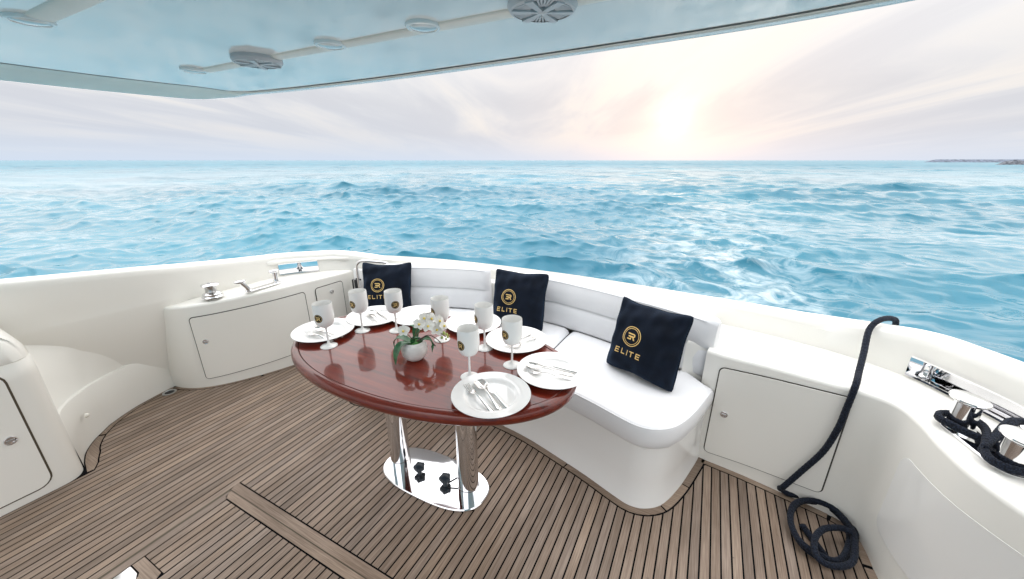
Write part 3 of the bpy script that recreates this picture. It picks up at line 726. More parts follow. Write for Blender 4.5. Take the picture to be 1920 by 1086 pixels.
# ------------------------------------------------------------------ hardtop
ZC = 1.93
ht = thing('hardtop', 'glossy pale hardtop overhang with beige edge trim above the cockpit', 'hardtop', (-1, .5, ZC))
hp = [(-2.84, -1.3), (-2.83, 0), (-2.81, .5), (-2.78, .92), (-2.72, 1.22), (-2.645, 1.42), (-2.56, 1.495), (-2.40, 1.530), (-2.0, 1.555), (-1.5, 1.563), (-1.0, 1.546), (-.5, 1.522), (0, 1.483), (.28, 1.432), (.43, 1.385), (.55, 1.30), (.66, 1.14), (.74, .92), (.77, .5), (.79, 0), (.80, -1.3)]
HP = cr(hp, 150); HNn = normals2(HP); rows = []; rows2 = []
for i in range(len(HP)):
    x_, y_ = HP[i]; n = HNn[i]
    k = float(np.clip(((1.50 if x_ < -1 else 1.37) - y_) / .16, 0, 1)) ** .8; w = .008 + .185 * k
    rows.append([(x_ + n[0] * o, y_ + n[1] * o, z) for o, z in ((-.10 * k - .006, ZC), (-.012 * k - .003, ZC - .001), (0, ZC - .005), (.003, ZC - .002), (w * .3 + .002, ZC - .004 - .008 * k), (w * .8, ZC - .004 - .024 * k), (w, ZC - .004 - .026 * k))])
    rows2.append([(x_ + n[0] * o, y_ + n[1] * o, z) for o, z in ((w, ZC - .0042 - .026 * k), (w + .030, ZC - .006 - .022 * k), (w + .040, ZC - .002 - .016 * k), (w + .045, ZC + .012), (w + .045, ZC + .07), (w + .03, ZC + .13), (w - .1, ZC + .155))])
obj('edge_trim', grid(rows), beige, ht, sharp=35)
obj('edge_lip', grid(rows2), gelw, ht, sharp=50)
def fan(P, z, flip):
    c = (-1.0, .2); V = [(c[0], c[1], z)] + [(p[0], p[1], z) for p in P]; n = len(P)
    return V, [((0, i + 2, i + 1) if flip else (0, i + 1, i + 2)) for i in range(n - 1)]
inn = [(p[0] - n[0] * .02, p[1] - n[1] * .02) for p, n in zip(HP, HNn)]
obj('ceiling_panel', fan(inn, ZC + .002, False), ceilm, ht, smooth=False)
obj('roof_panel', fan([(p[0], p[1]) for p in HP], ZC + .155, True), gelw, ht, smooth=False)
# coved channels between the lamps
def cove(x0, x1, y, r, name='cove_strip'):
    rows = []
    for x_ in np.linspace(x0, x1, 40):
        e = min(1, (x_ - x0) / .05, (x1 - x_) / .05); e = max(e, .05)
        rows.append([(x_, y + r * math.cos(a), ZC + .002 - .28 * r * math.sin(a) * e) for a in np.linspace(0, math.pi, 9)])
    obj(name, grid(rows), beige, ht)
cove(-2.14, .12, 1.088, .030); cove(-1.81, -.1, .515, .032)
def downlight(x_, y_, label, r=.050, first=None):
    if first: return copy_thing(first, label, (x_, y_, ZC), 0)
    t_ = thing('ceiling_light', label, 'ceiling light', (x_, y_, ZC), 0, 'recessed ceiling lights')
    obj('bezel', lathe([(r * 1.05, .002), (r * 1.05, -.003), (r, -.007), (r * .86, -.008), (r * .80, -.005)], 32), gelw, t_, local=True)
    obj('lens', lathe([(r * .80, -.005), (r * .72, -.008), (r * .4, -.010), (0, -.011)], 32), glassy, t_, local=True)
    return t_
dl = downlight(-2.12, 1.055, 'round ceiling light at the left end of the cove strip')
downlight(-1.245, 1.060, 'round ceiling light, left of the two between the speakers', first=dl)
downlight(-.836, 1.055, 'round ceiling light, right of the two between the speakers', first=dl)
downlight(-.02, 1.055, 'round ceiling light at the right end of the cove strip', first=dl)
downlight(-1.80, .505, 'ceiling light at the top left photo corner', first=dl)
def speaker(x_, y_, rz, label, first=None):
    if first: return copy_thing(first, label, (x_, y_, ZC), rz)
    t_ = thing('ceiling_speaker', label, 'speaker', (x_, y_, ZC), rz, 'ceiling speakers'); r = .083
    obj('rim', lathe([(r * 1.06, .002), (r * 1.08, -.010), (r, -.020), (r * .92, -.021)], 40), greyp, t_, local=True)
    obj('cone', lathe([(r * .93, -.012), (r * .5, -.010), (0, -.009)], 32), slot, t_, local=True)
    for k in range(6):
        a = k * math.pi / 3
        M = np.array(Matrix.Rotation(a, 3, 'Z'))
        sp_ = prism([(.008, -.006), (r * .94, -.011), (r * .94, .011), (.008, .006)], -.024, -.014, .002)
        obj('spoke', move(sp_, (0, 0, 0), M), greyp, t_, local=True)
        for j in range(5):
            b_ = a + math.pi / 6 + (j - 2) * .13
            obj('grille_bar', move(prism([(.034, -.0022), (r * .93, -.003), (r * .93, .003), (.034, .0022)], -.020, -.013), (0, 0, 0), np.array(Matrix.Rotation(b_, 3, 'Z'))), greyp, t_, smooth=False, local=True)
    obj('hub', lathe([(0, -.026), (.010, -.025), (.016, -.020), (.017, -.012)], 20), greyp, t_, local=True)
    return t_
spk = speaker(-1.67, 1.062, .2, 'grey round ceiling speaker nearest the left hardtop corner')
speaker(-.452, 1.055, .5, 'grey round ceiling speaker cut by the top photo edge', first=spk)

# ------------------------------------------------------------------ dining table
TZ = .74; TC = (-1.05, 1.185); TA, TB, TR = .700, .398, R(2.0)
tb = thing('dining_table', 'oval varnished mahogany table on two steel legs', 'table', (TC[0], TC[1], 0), 0)
def ell(s, z, a0=0, n=120, e=2.12):
    out = []
    for t_ in np.linspace(0, 2 * math.pi, n, endpoint=False):
        c, s_ = math.cos(t_), math.sin(t_)
        x_ = (TA + s) * abs(c) ** (2 / e) * np.sign(c); y_ = (TB + s) * abs(s_) ** (2 / e) * np.sign(s_)
        out.append((TC[0] + x_ * math.cos(TR) - y_ * math.sin(TR), TC[1] + x_ * math.sin(TR) + y_ * math.cos(TR), z))
    return out
topr = [ell(-.035, TZ - .0022), ell(-.037, TZ), ell(-.3, TZ), ell(-.385, TZ)]
top = grid(topr, cv=True); n_ = 120
top[1].append(tuple(range(3 * n_, 4 * n_)))
o = obj('tabletop', top, mahog, tb)
o['label'] = 'glossy red brown mahogany top'
edge = [ell(-.0335, TZ - .003), ell(-.0315, TZ + .0008), ell(-.022, TZ + .0012), ell(-.010, TZ - .003), ell(-.002, TZ - .012), ell(.0, TZ - .024), ell(-.003, TZ - .037), ell(-.012, TZ - .046), ell(-.03, TZ - .049), ell(-.10, TZ - .049), ell(-.38, TZ - .049)]
obj('table_edge', grid(edge, cv=True), mahog_e, tb)
o = obj('edge_inlay_line', grid([ell(-.0352, TZ - .0022), ell(-.0334, TZ - .0028)], cv=True), gap, tb)
for lx_, ly_ in ((-1.264, 1.172), (-.842, 1.185)):
    lo = obj('leg', move(lathe([(.0495, .012), (.0495, TZ - .05)], 48), (lx_, ly_, 0)), chrome, tb)
    obj('collar', move(lathe([(.0495, .06), (.0515, .059), (.0515, .012)], 48), (lx_, ly_, 0)), chrome, lo)
bp_ = []
cx_, cy_ = (-1.264 - .842) / 2, 1.186
for t_ in np.linspace(0, 2 * math.pi, 80, endpoint=False):
    c, s_ = math.cos(t_), math.sin(t_); e = 2.7
    bp_.append((cx_ + .302 * abs(c) ** (2 / e) * np.sign(c), cy_ + .143 * abs(s_) ** (2 / e) * np.sign(s_)))
obj('base_plate', prism(bp_, .0012, .015, .004), chrome, tb)
def knob(p):
    kk = obj('knob', move(lathe([(0, .052), (.012, .051), (.022, .046), (.026, .036), (.025, .024), (.018, .017), (.011, .013), (.011, 0)], 24), (*p, .015)), knobm, tb)
    for j in range(5):
        a_ = j * 2 * math.pi / 5
        obj('knob_lobe', move(lathe([(0, .046), (.007, .044), (.0095, .034), (.007, .024), (0, .022)], 10), (p[0] + .022 * math.cos(a_), p[1] + .022 * math.sin(a_), .015)), knobm, kk)
    return kk
k1 = at(787, 884, .02); k2 = at(835, 905, .02)
knob((k1[0], k1[1])); kk = knob((k2[0], k2[1]))
obj('knob_lever', tube([(k2[0] + .02, k2[1] - .005, .03), (k2[0] + .055, k2[1] + .03, .05)], .004, 8), rub, tb)

# ------------------------------------------------------------------ plates, cutlery, goblets
plates = [((607, 621), 'at the left end of the table'), ((702, 594), 'in front of the left cushion'), ((785, 593), 'on the far side behind the orchid'),
          ((888, 607), 'on the far side, left of the middle cushion'), ((968, 638), 'in front of the middle cushion'), ((1036, 696), 'at the right end of the table'), ((921, 741), 'closest to the viewer on the near side')]
PR = .142
pprof = [(0, .006), (.080, .006), (.088, .0075), (.095, .0125), (.100, .0155), (.120, .0175), (.138, .0205), (PR, .0215), (PR + .001, .020), (PR - .002, .0178), (.118, .0140), (.098, .0095), (.090, .002), (.086, .0), (.070, .0), (.068, .002), (0, .003)]
pm = mesh('plate', *lathe(pprof, 56), china, sharp=60)
def outline_solid(L, wfn, zfn, th, n=28, crv=.0):
    "long thin utensil along +x from 0 to L with half width wfn(s) and height zfn(s)"
    rows = []
    for s in np.linspace(0, 1, n):
        x_ = s * L; w = wfn(s); z = zfn(s); t_ = th(s) if callable(th) else th
        rows.append([(x_, -w, z), (x_, -w * .55, z + t_ + crv * 0), (x_, 0, z + t_ * 1.15), (x_, w * .55, z + t_), (x_, w, z), (x_, 0, z - t_ * .6)])
    V, Fs = grid(rows, cv=True); m_ = 6
    Fs += [tuple(range(m_))[::-1], tuple(range((n - 1) * m_, n * m_))]
    return V, Fs
def interp(xs, ys): return lambda s: float(np.interp(s, xs, ys))
hz = interp([0, .10, .3, .5, .66, .75, 1], [.0005, .0005, .003, .008, .006, .002, .0015])
knife_vf = outline_solid(.225, interp([0, .02, .08, .40, .46, .465, .5, .52, .8, .97, 1], [.003, .007, .0075, .0058, .0055, .0075, .0075, .0095, .0095, .0050, .001]), interp([0, 1], [.003, .002]), interp([0, .45, .47, 1], [.0032, .003, .0008, .0005]))
hand_w = interp([0, .02, .08, .2, .45, .58, .62], [.003, .008, .0095, .0072, .0036, .0034, .0036])
handle = outline_solid(.130, lambda s: hand_w(s * .62), lambda s: hz(s * .64) + .002, .0016)
def spoon_bowl():
    rows = []
    for v in np.linspace(0, 1, 14):
        a = math.pi * v; x_ = .158 - .034 * math.cos(a) - .0; w = .0205 * math.sin(a) ** .8 * (1 - .12 * math.cos(a)) + .0012
        rows.append([(x_, w * u, .011 - .0085 * (1 - u * u) * math.sin(a) ** .7 - .002 * (v - .2)) for u in np.linspace(-1, 1, 9)])
    top = rows; bot = [[(p[0], p[1], p[2] - .0012) for p in r] for r in rows]
    return join(grid(top), grid([r[::-1] for r in bot]))
spoon_vf = join(handle, spoon_bowl())
def fork_head():
    parts = []
    rows = []
    for s, w in ((0, .0036), (.25, .006), (.5, .0105), (.8, .0125), (1, .0128)): rows.append([(.126 + .030 * s, w * u, .006 - .004 * math.sin(s * 1.6) + .0007 * (1 - u * u)) for u in (-1, -.5, 0, .5, 1)])
    parts += [grid(rows), grid([[(p[0], p[1], p[2] - .0014) for p in r][::-1] for r in rows])]
    for k in range(4):
        yc = -.0105 + k * .0070
        parts.append(tube([(.155, yc, .0022), (.172, yc, .0020), (.186, yc * .97, .0038), (.197, yc * .95, .0075)], [.0021, .0019, .0017, .0010], 6))
    return join(*parts)
fork_vf = join(handle, fork_head())
kn_m = mesh('knife', *knife_vf, silver, sharp=50); sp_m = mesh('spoon', *spoon_vf, silver, sharp=60); fk_m = mesh('fork', *fork_vf, silver, sharp=60)
# cutlery axis in the photo: head end -> handle end, per plate
axes = [((590, 619), (632, 634)), ((694, 585), (724, 602)), ((808, 584), (782, 602)), ((905, 600), (880, 614)), ((952, 652), (1000, 628)), ((988, 684), (1070, 701)), ((893, 713), (940, 768))]
for (pp, where), ax_ in zip(plates, axes):
    c = at(*pp, TZ + .012); po = thing('plate', 'white round dinner plate ' + where, 'plate', (c[0], c[1], TZ + .0012), 0, 'dinner plates on the table')
    po2 = obj('plate_disc', pm, china, po, local=True)
    bpy.data.objects.remove(po); po2.name = 'plate'; po2.location = (c[0], c[1], TZ + .0012)
    tag(po2, 'white round dinner plate ' + where, 'plate', 'dinner plates on the table')
    h0 = at(*ax_[0], TZ + .014); h1 = at(*ax_[1], TZ + .014); d = (h0 - h1)[:2]; an = math.atan2(d[1], d[0])
    u = np.array([math.cos(an), math.sin(an)]); v = np.array([-u[1], u[0]])
    mid = (h0 + h1)[:2] / 2; mid = np.array(c[:2]) + np.clip(mid - np.array(c[:2]), -.03, .03)
    for nm, me_, offv, offu, L_ in (('knife', kn_m, -.022, .0, .225), ('spoon', sp_m, .004, -.006, .192), ('fork', fk_m, .030, -.010, .197)):
        j = random.uniform(-.10, .10); p = mid - u * (L_ / 2) + u * offu + v * offv
        oo = obj(nm, me_, silver); oo.location = (p[0], p[1], TZ + .0105); oo.rotation_euler = (0, R(-1.2), an + j)
        tag(oo, 'silver %s lying on the dinner plate %s' % (nm, where), nm, nm + (' set on the plates' if nm != 'knife' else ' laid on the plates'))
gprof = [(0, .0035), (.020, .0040), (.034, .0020), (.0385, .0008), (.039, 0), (.0392, .0012), (.036, .0036), (.022, .0070), (.010, .012), (.0058, .020), (.0045, .035), (.0042, .080), (.0050, .094), (.0085, .101), (.020, .106), (.033, .114), (.0405, .128), (.0438, .145), (.0445, .163), (.0440, .185), (.0438, .205), (.0432, .222), (.0425, .2245), (.0417, .222), (.0422, .205), (.0425, .180), (.0425, .160), (.040, .145), (.033, .128), (.020, .113), (0, .108)]
gprof = [(r_ * .95, z_ * .94) for r_, z_ in gprof]
def gr_at(z):
    o_ = [(r_, z_) for r_, z_ in gprof[13:22]]; return float(np.interp(z, [q[1] for q in o_], [q[0] for q in o_]))
def bars_letter(ch):
    "strokes of a letter in a unit box as quads (x0,y0,x1,y1)"
    t_ = .17
    return {'E': [(0, 0, 1, t_), (0, .5 - t_ / 2, .92, .5 + t_ / 2), (0, 1 - t_, 1, 1), (0, t_, t_ * 1.1, .5 - t_ / 2), (0, .5 + t_ / 2, t_ * 1.1, 1 - t_)],
            'L': [(0, 0, 1, t_), (0, t_, t_ * 1.1, 1)], 'I': [(.0, 0, t_ * 1.1, 1)],
            'T': [(0, 1 - t_, 1, 1), (.5 - t_ * .55, 0, .5 + t_ * .55, 1 - t_)]}[ch]
def quad_grid(x0, y0, x1, y1, shear=0, n=4):
    return [(x_ + shear * y_, y_) for y_ in np.linspace(y0, y1, n) for x_ in np.linspace(x0, x1, n)], n
def poly_er():
    "the joined ER monogram in a box of about -1..1, as quads of four corners"
    Q = []
    t_ = .26
    for yy, xa in ((.50, -.80), (-.02, -.62), (-.54, -.80)):      # three bars
        Q.append([(xa, yy - t_ / 2), (.06, yy - t_ / 2), (.06, yy + t_ / 2), (xa, yy + t_ / 2)])
    Q.append([(.06, .37), (.56, .37), (.50, .63), (.06, .63)]); Q.append([(.50, .63), (.56, .37), (.78, .30), (.80, .44)])
    Q.append([(.56, .37), (.54, .12), (.80, .06), (.78, .30)]); Q.append([(.06, -.15), (.54, -.15), (.80, .06), (.54, .12)]); Q.append([(.06, -.15), (.54, .12), (.20, .12), (.06, .11)])
    Q.append([(.28, -.15), (.58, -.15), (.86, -.68), (.54, -.68)]); Q.append([(.06, -.67), (.06, -.15), (-.12, -.15), (-.12, -.67)])
    return Q
def map_quads(quads, fn, n=3):
    V, Fs = [], []
    for q in quads:
        q = [np.array(p, float) for p in q]; k = len(V)
        for i in range(n):
            for j in range(n):
                a_, b_ = i / (n - 1), j / (n - 1)
                V.append(fn(*((q[0] * (1 - b_) + q[1] * b_) * (1 - a_) + (q[3] * (1 - b_) + q[2] * b_) * a_)))
        for i in range(n - 1):
            for j in range(n - 1): Fs.append((k + i * n + j, k + i * n + j + 1, k + (i + 1) * n + j + 1, k + (i + 1) * n + j))
    return V, Fs
def ring_quads(r0, r1, n=48):
    A = np.linspace(0, 2 * math.pi, n + 1)
    return [[(r0 * math.cos(a_), r0 * math.sin(a_)), (r1 * math.cos(a_), r1 * math.sin(a_)), (r1 * math.cos(b_), r1 * math.sin(b_)), (r0 * math.cos(b_), r0 * math.sin(b_))] for a_, b_ in zip(A[:-1], A[1:])]
def on_bowl(off):
    def f(a_, b_):
        z = .152 + b_ * .0195; r_ = gr_at(z) + off; th = a_ * .0205 / .0445
        return (r_ * math.sin(th), -r_ * math.cos(th), z)
    return f
g0 = thing('goblet', 'goblet', 'goblet', (0, 0, 0), 0, 'white stemmed goblets on the table')
obj('goblet_body', lathe(gprof, 44), acryl, g0, local=True, sharp=70)
eb = obj('emblem', map_quads(ring_quads(0.001, 1.0, 40), on_bowl(.0004), 4), black, g0, local=True)
obj('gold_ring', map_quads(ring_quads(.80, .86, 40), on_bowl(.0007), 2), gold, eb, local=True)
obj('monogram', map_quads([[tuple(np.array(p) * .62) for p in q] for q in poly_er()], on_bowl(.0007), 3), gold, eb, local=True)
gob = [((617, 649), -37, 'at the left end of the table'), ((680, 620), -50, 'second from left, before the left cushion'), ((744, 620), 8, 'whose emblem faces the viewer, beside the orchid'),
       ((829, 637), -62, 'directly behind the orchid flowers'), ((909, 653), -68, 'left of the middle cushion'), ((960, 685), -45, 'in front of the middle cushion, by the right end plate'), ((881, 707), -48, 'nearest the viewer, behind the nearest plate')]
for k, (pp, ea, where) in enumerate(gob):
    c = at(*pp, TZ); view = math.atan2(c[0], -c[1]) * 0 + math.atan2(c[0], c[1])      # bearing from camera
    rz = -view + R(ea)
    lab = 'white stemmed goblet ' + where
    if k == 0:
        g0.location = (c[0], c[1], TZ + .0008); g0.rotation_euler = (0, 0, rz); g0['label'] = lab
    else: copy_thing(g0, lab, (c[0], c[1], TZ + .0008), rz)

# ------------------------------------------------------------------ flower bowl and orchid
pc = at(773, 677, TZ); PX, PY = pc[0], pc[1] + .02
pot = tag(obj('flower_bowl', move(lathe([(0, 0), (.026, 0), (.040, .010), (.052, .028), (.056, .048), (.052, .068), (.044, .082), (.040, .086), (.037, .084), (.040, .074), (.038, .068)], 40), (PX, PY, TZ + .0008)), marble), 'round white marbled ceramic bowl holding the orchid', 'flower bowl')
orc = thing('orchid', 'white orchid with green leaves arching to the right out of the bowl', 'plant', (PX, PY, TZ + .07))
obj('moss_bed', move(lathe([(.0385, .074), (.030, .082), (.015, .087), (0, .088)], 20), (PX, PY, TZ)), moss, orc)
vdir = np.array([PX, PY]); vdir /= np.linalg.norm(vdir); rdir = np.array([vdir[1], -vdir[0]])
def loc3(r_, f, z): return np.array([PX + rdir[0] * r_ + vdir[0] * f, PY + rdir[1] * r_ + vdir[1] * f, TZ + z])
def leaf(P, w, name='leaf', m=leafm, fold=.25):
    P = cr(P, 16); T = np.gradient(P, axis=0); rows = []
    for i in range(16):
        s = i / 15; t_ = T[i] / np.linalg.norm(T[i]); sd_ = np.cross(t_, (0, 0, 1)); sd_ = sd_ / (np.linalg.norm(sd_) + 1e-6); nn = np.cross(sd_, t_)
        ww = w * (math.sin(math.pi * min(1, .12 + s * .88)) ** .7) + .001
        rows.append([P[i] + sd_ * ww * u + nn * (abs(u) * ww * fold) for u in (-1, -.5, 0, .5, 1)])
    rb = [[p - np.array([0, 0, .0009]) for p in r][::-1] for r in rows]
    obj(name, join(grid(rows), grid(rb)), m, orc)
leaf([loc3(-.012, -.01, .085), loc3(-.05, -.03, .092), loc3(-.072, -.045, .062), loc3(-.080, -.05, .012)], .019)
leaf([loc3(-.015, .0, .085), loc3(-.05, .02, .100), loc3(-.075, .03, .085), loc3(-.082, .03, .05)], .020)
leaf([loc3(.01, .02, .085), loc3(.01, .05, .125), loc3(-.01, .06, .135)], .013)
leaf([loc3(.015, .0, .085), loc3(.055, -.01, .100), loc3(.075, -.015, .068), loc3(.072, -.018, .030)], .010)
leaf([loc3(.02, -.02, .085), loc3(.045, -.035, .105), loc3(.07, -.04, .098)], .011)
leaf([loc3(-.005, -.02, .086), loc3(.0, -.04, .115), loc3(.02, -.05, .125)], .009)
leaf([loc3(.0, .03, .085), loc3(.03, .05, .115), loc3(.05, .05, .12)], .010)
for P, r_, m_ in (([loc3(.0, .0, .085), loc3(.02, .01, .115), (loc3(.06, .015, .125)), loc3(.11, .01, .105), loc3(.135, .005, .085)], .0022, stemm), ([loc3(.005, .01, .085), loc3(.015, .02, .125), loc3(.045, .02, .15), loc3(.09, .02, .14)], .002, stemm),
                 ([loc3(.0, .005, .085), loc3(-.015, .0, .11), loc3(-.03, .0, .128)], .0018, stemm), ([loc3(.01, -.01, .085), loc3(.05, -.01, .10), loc3(.075, -.012, .075), loc3(.088, -.012, .055)], .0022, rootm), ([loc3(.01, -.005, .085), loc3(.06, 0, .105), loc3(.095, -.005, .085), loc3(.11, -.005, .065)], .002, rootm)):
    obj('stem', tube(cr(P, 24), r_, 7), m_, orc)
def pet(L_, w, cup, rg):
    rows = []
    for s in np.linspace(0, 1, 7):
        ww = w * math.sin(math.pi * (.10 + .86 * s)) ** .75
        rows.append([(L_ * s, ww * u, cup * s * s * L_ + .12 * ww * (u * u) + rg.uniform(-.0006, .0006)) for u in (-1, -.5, 0, .5, 1)])
    return join(grid(rows), grid([[(p[0], p[1], p[2] - .0006) for p in r][::-1] for r in rows]))
rg = random.Random(3)
def flower(c, nrm_, size):
    nrm_ = np.array(nrm_, float); nrm_ /= np.linalg.norm(nrm_); u = np.cross((0, 0, 1), nrm_); u /= np.linalg.norm(u); v = np.cross(nrm_, u); roll = rg.uniform(-.5, .5)
    fl = None
    for a_, L_, w in ((90, 1.0, .42), (18, 1.05, .62), (162, 1.05, .62), (-52, 1.0, .40), (232, 1.0, .40)):
        a_ = R(a_) + roll; e1 = u * math.cos(a_) + v * math.sin(a_); e2 = -u * math.sin(a_) + v * math.cos(a_)
        M = np.c_[e1, e2, nrm_]
        vf = move(pet(size * L_, size * w, rg.uniform(-.25, .15), rg), c, M)
        o_ = obj('petal', vf, petal, orc)
        fl = fl or o_
    M = np.c_[u, v, nrm_]
    obj('flower_lip', move(lathe([(0, .008), (.003, .0075), (.0055, .004), (.004, .0), (0, -.001)], 10), np.array(c) - v * size * .12 + nrm_ * .001, M), lip, orc)
tocam = np.array([-vdir[0], -vdir[1], .55])
for r_, f, z, s_, dx in ((-.034, .0, .135, .030, -.4), (.026, .015, .150, .030, -.1), (.046, .025, .172, .027, .3), (.060, .01, .140, .034, -.2), (.074, .03, .165, .028, .5), (.092, .01, .118, .034, .1), (.105, .025, .152, .030, .6), (.120, .015, .130, .026, .9), (.045, .035, .135, .026, -.6)):
    nn = tocam + np.array([rdir[0], rdir[1], 0]) * dx + np.array([0, 0, rg.uniform(-.3, .3)])
    flower(loc3(r_ * 1.08, f, z + .004), nn, s_ * .84)
for r_, f, z, s_ in ((.128, .0, .105, .0085), (.140, .0, .098, .007), (.118, -.005, .088, .007), (.143, .0, .085, .006), (.135, -.004, .078, .005), (.15, 0, .092, .004)):
    obj('bud', move(lathe([(0, -s_), (s_ * .7, -s_ * .6), (s_ * .85, 0), (s_ * .6, s_ * .7), (0, s_ * 1.1)], 10), loc3(r_, f, z)), budm, orc)

# ------------------------------------------------------------------ throw cushions
def pillow(x_, y_, yaw, tilt, s, label, seed, la=-.27):
    u = np.array([math.cos(yaw), math.sin(yaw), 0]); b_ = np.array([-math.sin(yaw), math.cos(yaw), 0])
    v = b_ * math.sin(tilt) + np.array([0, 0, math.cos(tilt)]); n = np.cross(u, v)          # towards the viewer
    h = s / 2; c = np.array([x_, y_, .472]) + v * h + n * .0
    rs = np.random.RandomState(seed); ph = rs.rand(8) * 6.28
    def thick(a_, d):
        q = max(0, (1 - a_ ** 2)) * max(0, (1 - d ** 2)); t_ = .074 * q ** .40 * (1 - .12 * d)
        edge_ = (1 - q) * q ** .35
        wr = .0125 * edge_ * (math.sin(8 * a_ + 3.0 * d + ph[0]) + .8 * math.sin(11 * d - 4 * a_ + ph[1]) + .6 * math.sin(15 * a_ - 5 * d + ph[4])) + .0030 * q ** .5 * math.sin(3.2 * a_ - 2.2 * d + ph[2]) * math.sin(2.5 * d + ph[3])
        return t_ + wr
    def plane_(a_, d):
        k = .055; e = (a_ * a_ * d * d) ** 5
        wa = .014 * math.sin(5.0 * d + ph[4]) * abs(a_) ** 6 * (1 - d * d); wd_ = .014 * math.sin(5.5 * a_ + ph[5]) * abs(d) ** 6 * (1 - a_ * a_)
        sag = (.05 + .02 * math.sin(ph[6])) * max(0, d) ** 2 * (1 - a_ * a_) * (1 + .4 * math.sin(2 * a_ + ph[7]))
        return h * (a_ * (1 - k * (1 - d * d) ** 1.2 - .035 * e) + wa), h * (d * (1 - k * (1 - a_ * a_) ** 1.2 - .035 * e) + wd_ - sag)
    def pt_(a_, d, side, off=0):
        px_, py_ = plane_(a_, d); return c + u * px_ + v * py_ + n * side * (thick(a_, d) + off)
    th = thing('throw_cushion', label, 'cushion', (x_, y_, .472), 0, 'navy cushions on the settee')
    G = 40; ax_ = np.sin(np.linspace(-math.pi / 2, math.pi / 2, G))
    fr = grid([[pt_(a_, d, 1) for a_ in ax_] for d in ax_]); bk = grid([[pt_(a_, d, -1) for a_ in ax_][::-1] for d in ax_])
    obj('cushion_cover', join(fr, bk), navy, th, sharp=80)
    ring = [pt_(a_, -1, 1) for a_ in np.linspace(-1, 1, 24)] + [pt_(1, d, 1) for d in np.linspace(-1, 1, 24)[1:]] + [pt_(a_, 1, 1) for a_ in np.linspace(1, -1, 24)[1:]] + [pt_(-1, d, 1) for d in np.linspace(1, -1, 24)[1:]]
    obj('seam_edge', tube(ring, .0035, 6, caps=False), navy, th)
    er = .285; ey = .06
    f = lambda a_, d: pt_(la + a_ * er, ey + d * er, 1, .0012)
    em = obj('emblem', map_quads(ring_quads(.92, 1.0), f, 2), gold, th)
    obj('inner_ring', map_quads(ring_quads(.76, .81), f, 2), gold, em)
    obj('monogram', map_quads([[tuple(np.array(p) * .50) for p in q] for q in poly_er()], f, 4), gold, em)
    x0_ = la - .41; hgt = .155; y0_ = -.50
    for ch, ox, w in (('E', 0, .125), ('L', .195, .115), ('I', .385, .125), ('T', .465, .140), ('E', .67, .125)):
        qs = [[(x0_ + ox + a0 * w, y0_ + b0 * hgt), (x0_ + ox + a1 * w, y0_ + b0 * hgt), (x0_ + ox + a1 * w, y0_ + b1 * hgt), (x0_ + ox + a0 * w, y0_ + b1 * hgt)] for a0, b0, a1, b1 in bars_letter(ch)]
        obj('letter', map_quads(qs, lambda a_, d: pt_(a_, d, 1, .0012), 4), gold, th)
pillow(-.206, 1.846, -.387, .292, .392, 'navy cushion with gold emblem at the right end of the settee', 2)
pillow(-1.054, 2.120, .075, .297, .385, 'navy cushion with gold emblem in the middle of the settee', 5)
pillow(-2.044, 1.932, .476, .322, .372, 'navy cushion with gold emblem at the left end of the settee', 9)

# ------------------------------------------------------------------ deck hardware, left
def deckz_l(p): return .655
wz = .648
wn = at(393, 558, wz)
wi = thing('winch', 'small steel warping winch on the left deck locker', 'winch', (wn[0], wn[1] + .02, wz))
obj('winch_base', lathe([(.064, 0), (.064, .006), (.058, .012), (.050, .014), (.050, .018), (.056, .020), (.056, .026), (.046, .034), (.036, .038)], 36), chrome, wi, local=True)
obj('drum', lathe([(.036, .038), (.033, .046), (.033, .070), (.038, .080)], 36), steel, wi, local=True)
obj('drum_cap', lathe([(.038, .080), (.052, .084), (.054, .088), (.050, .093), (.030, .098), (.012, .099), (.012, .104), (0, .104)], 36), chrome, wi, local=True)
c1 = at(468, 546, .655); c2 = at(519, 531, .655)
mc = thing('mooring_cleat', 'steel mooring cleat with two posts on the left deck locker', 'cleat', ((c1[0] + c2[0]) / 2, (c1[1] + c2[1]) / 2, .656))
d = (c2 - c1)[:2]; L_ = np.linalg.norm(d); d = d / L_; pn = np.array([-d[1], d[0]])
def stadium(a_, b_, w, n=12):
    a_ = np.array(a_[:2]); b_ = np.array(b_[:2]); dd = (b_ - a_) / np.linalg.norm(b_ - a_); th = math.atan2(dd[1], dd[0]); out = []
    for c_, t0 in ((b_, th - math.pi / 2), (a_, th + math.pi / 2)):
        for t_ in np.linspace(t0, t0 + math.pi, n): out.append((c_[0] + w * math.cos(t_), c_[1] + w * math.sin(t_)))
    return out
obj('cleat_base', prism(stadium(c1, c2, .030), .656, .664, .003), chrome, mc)
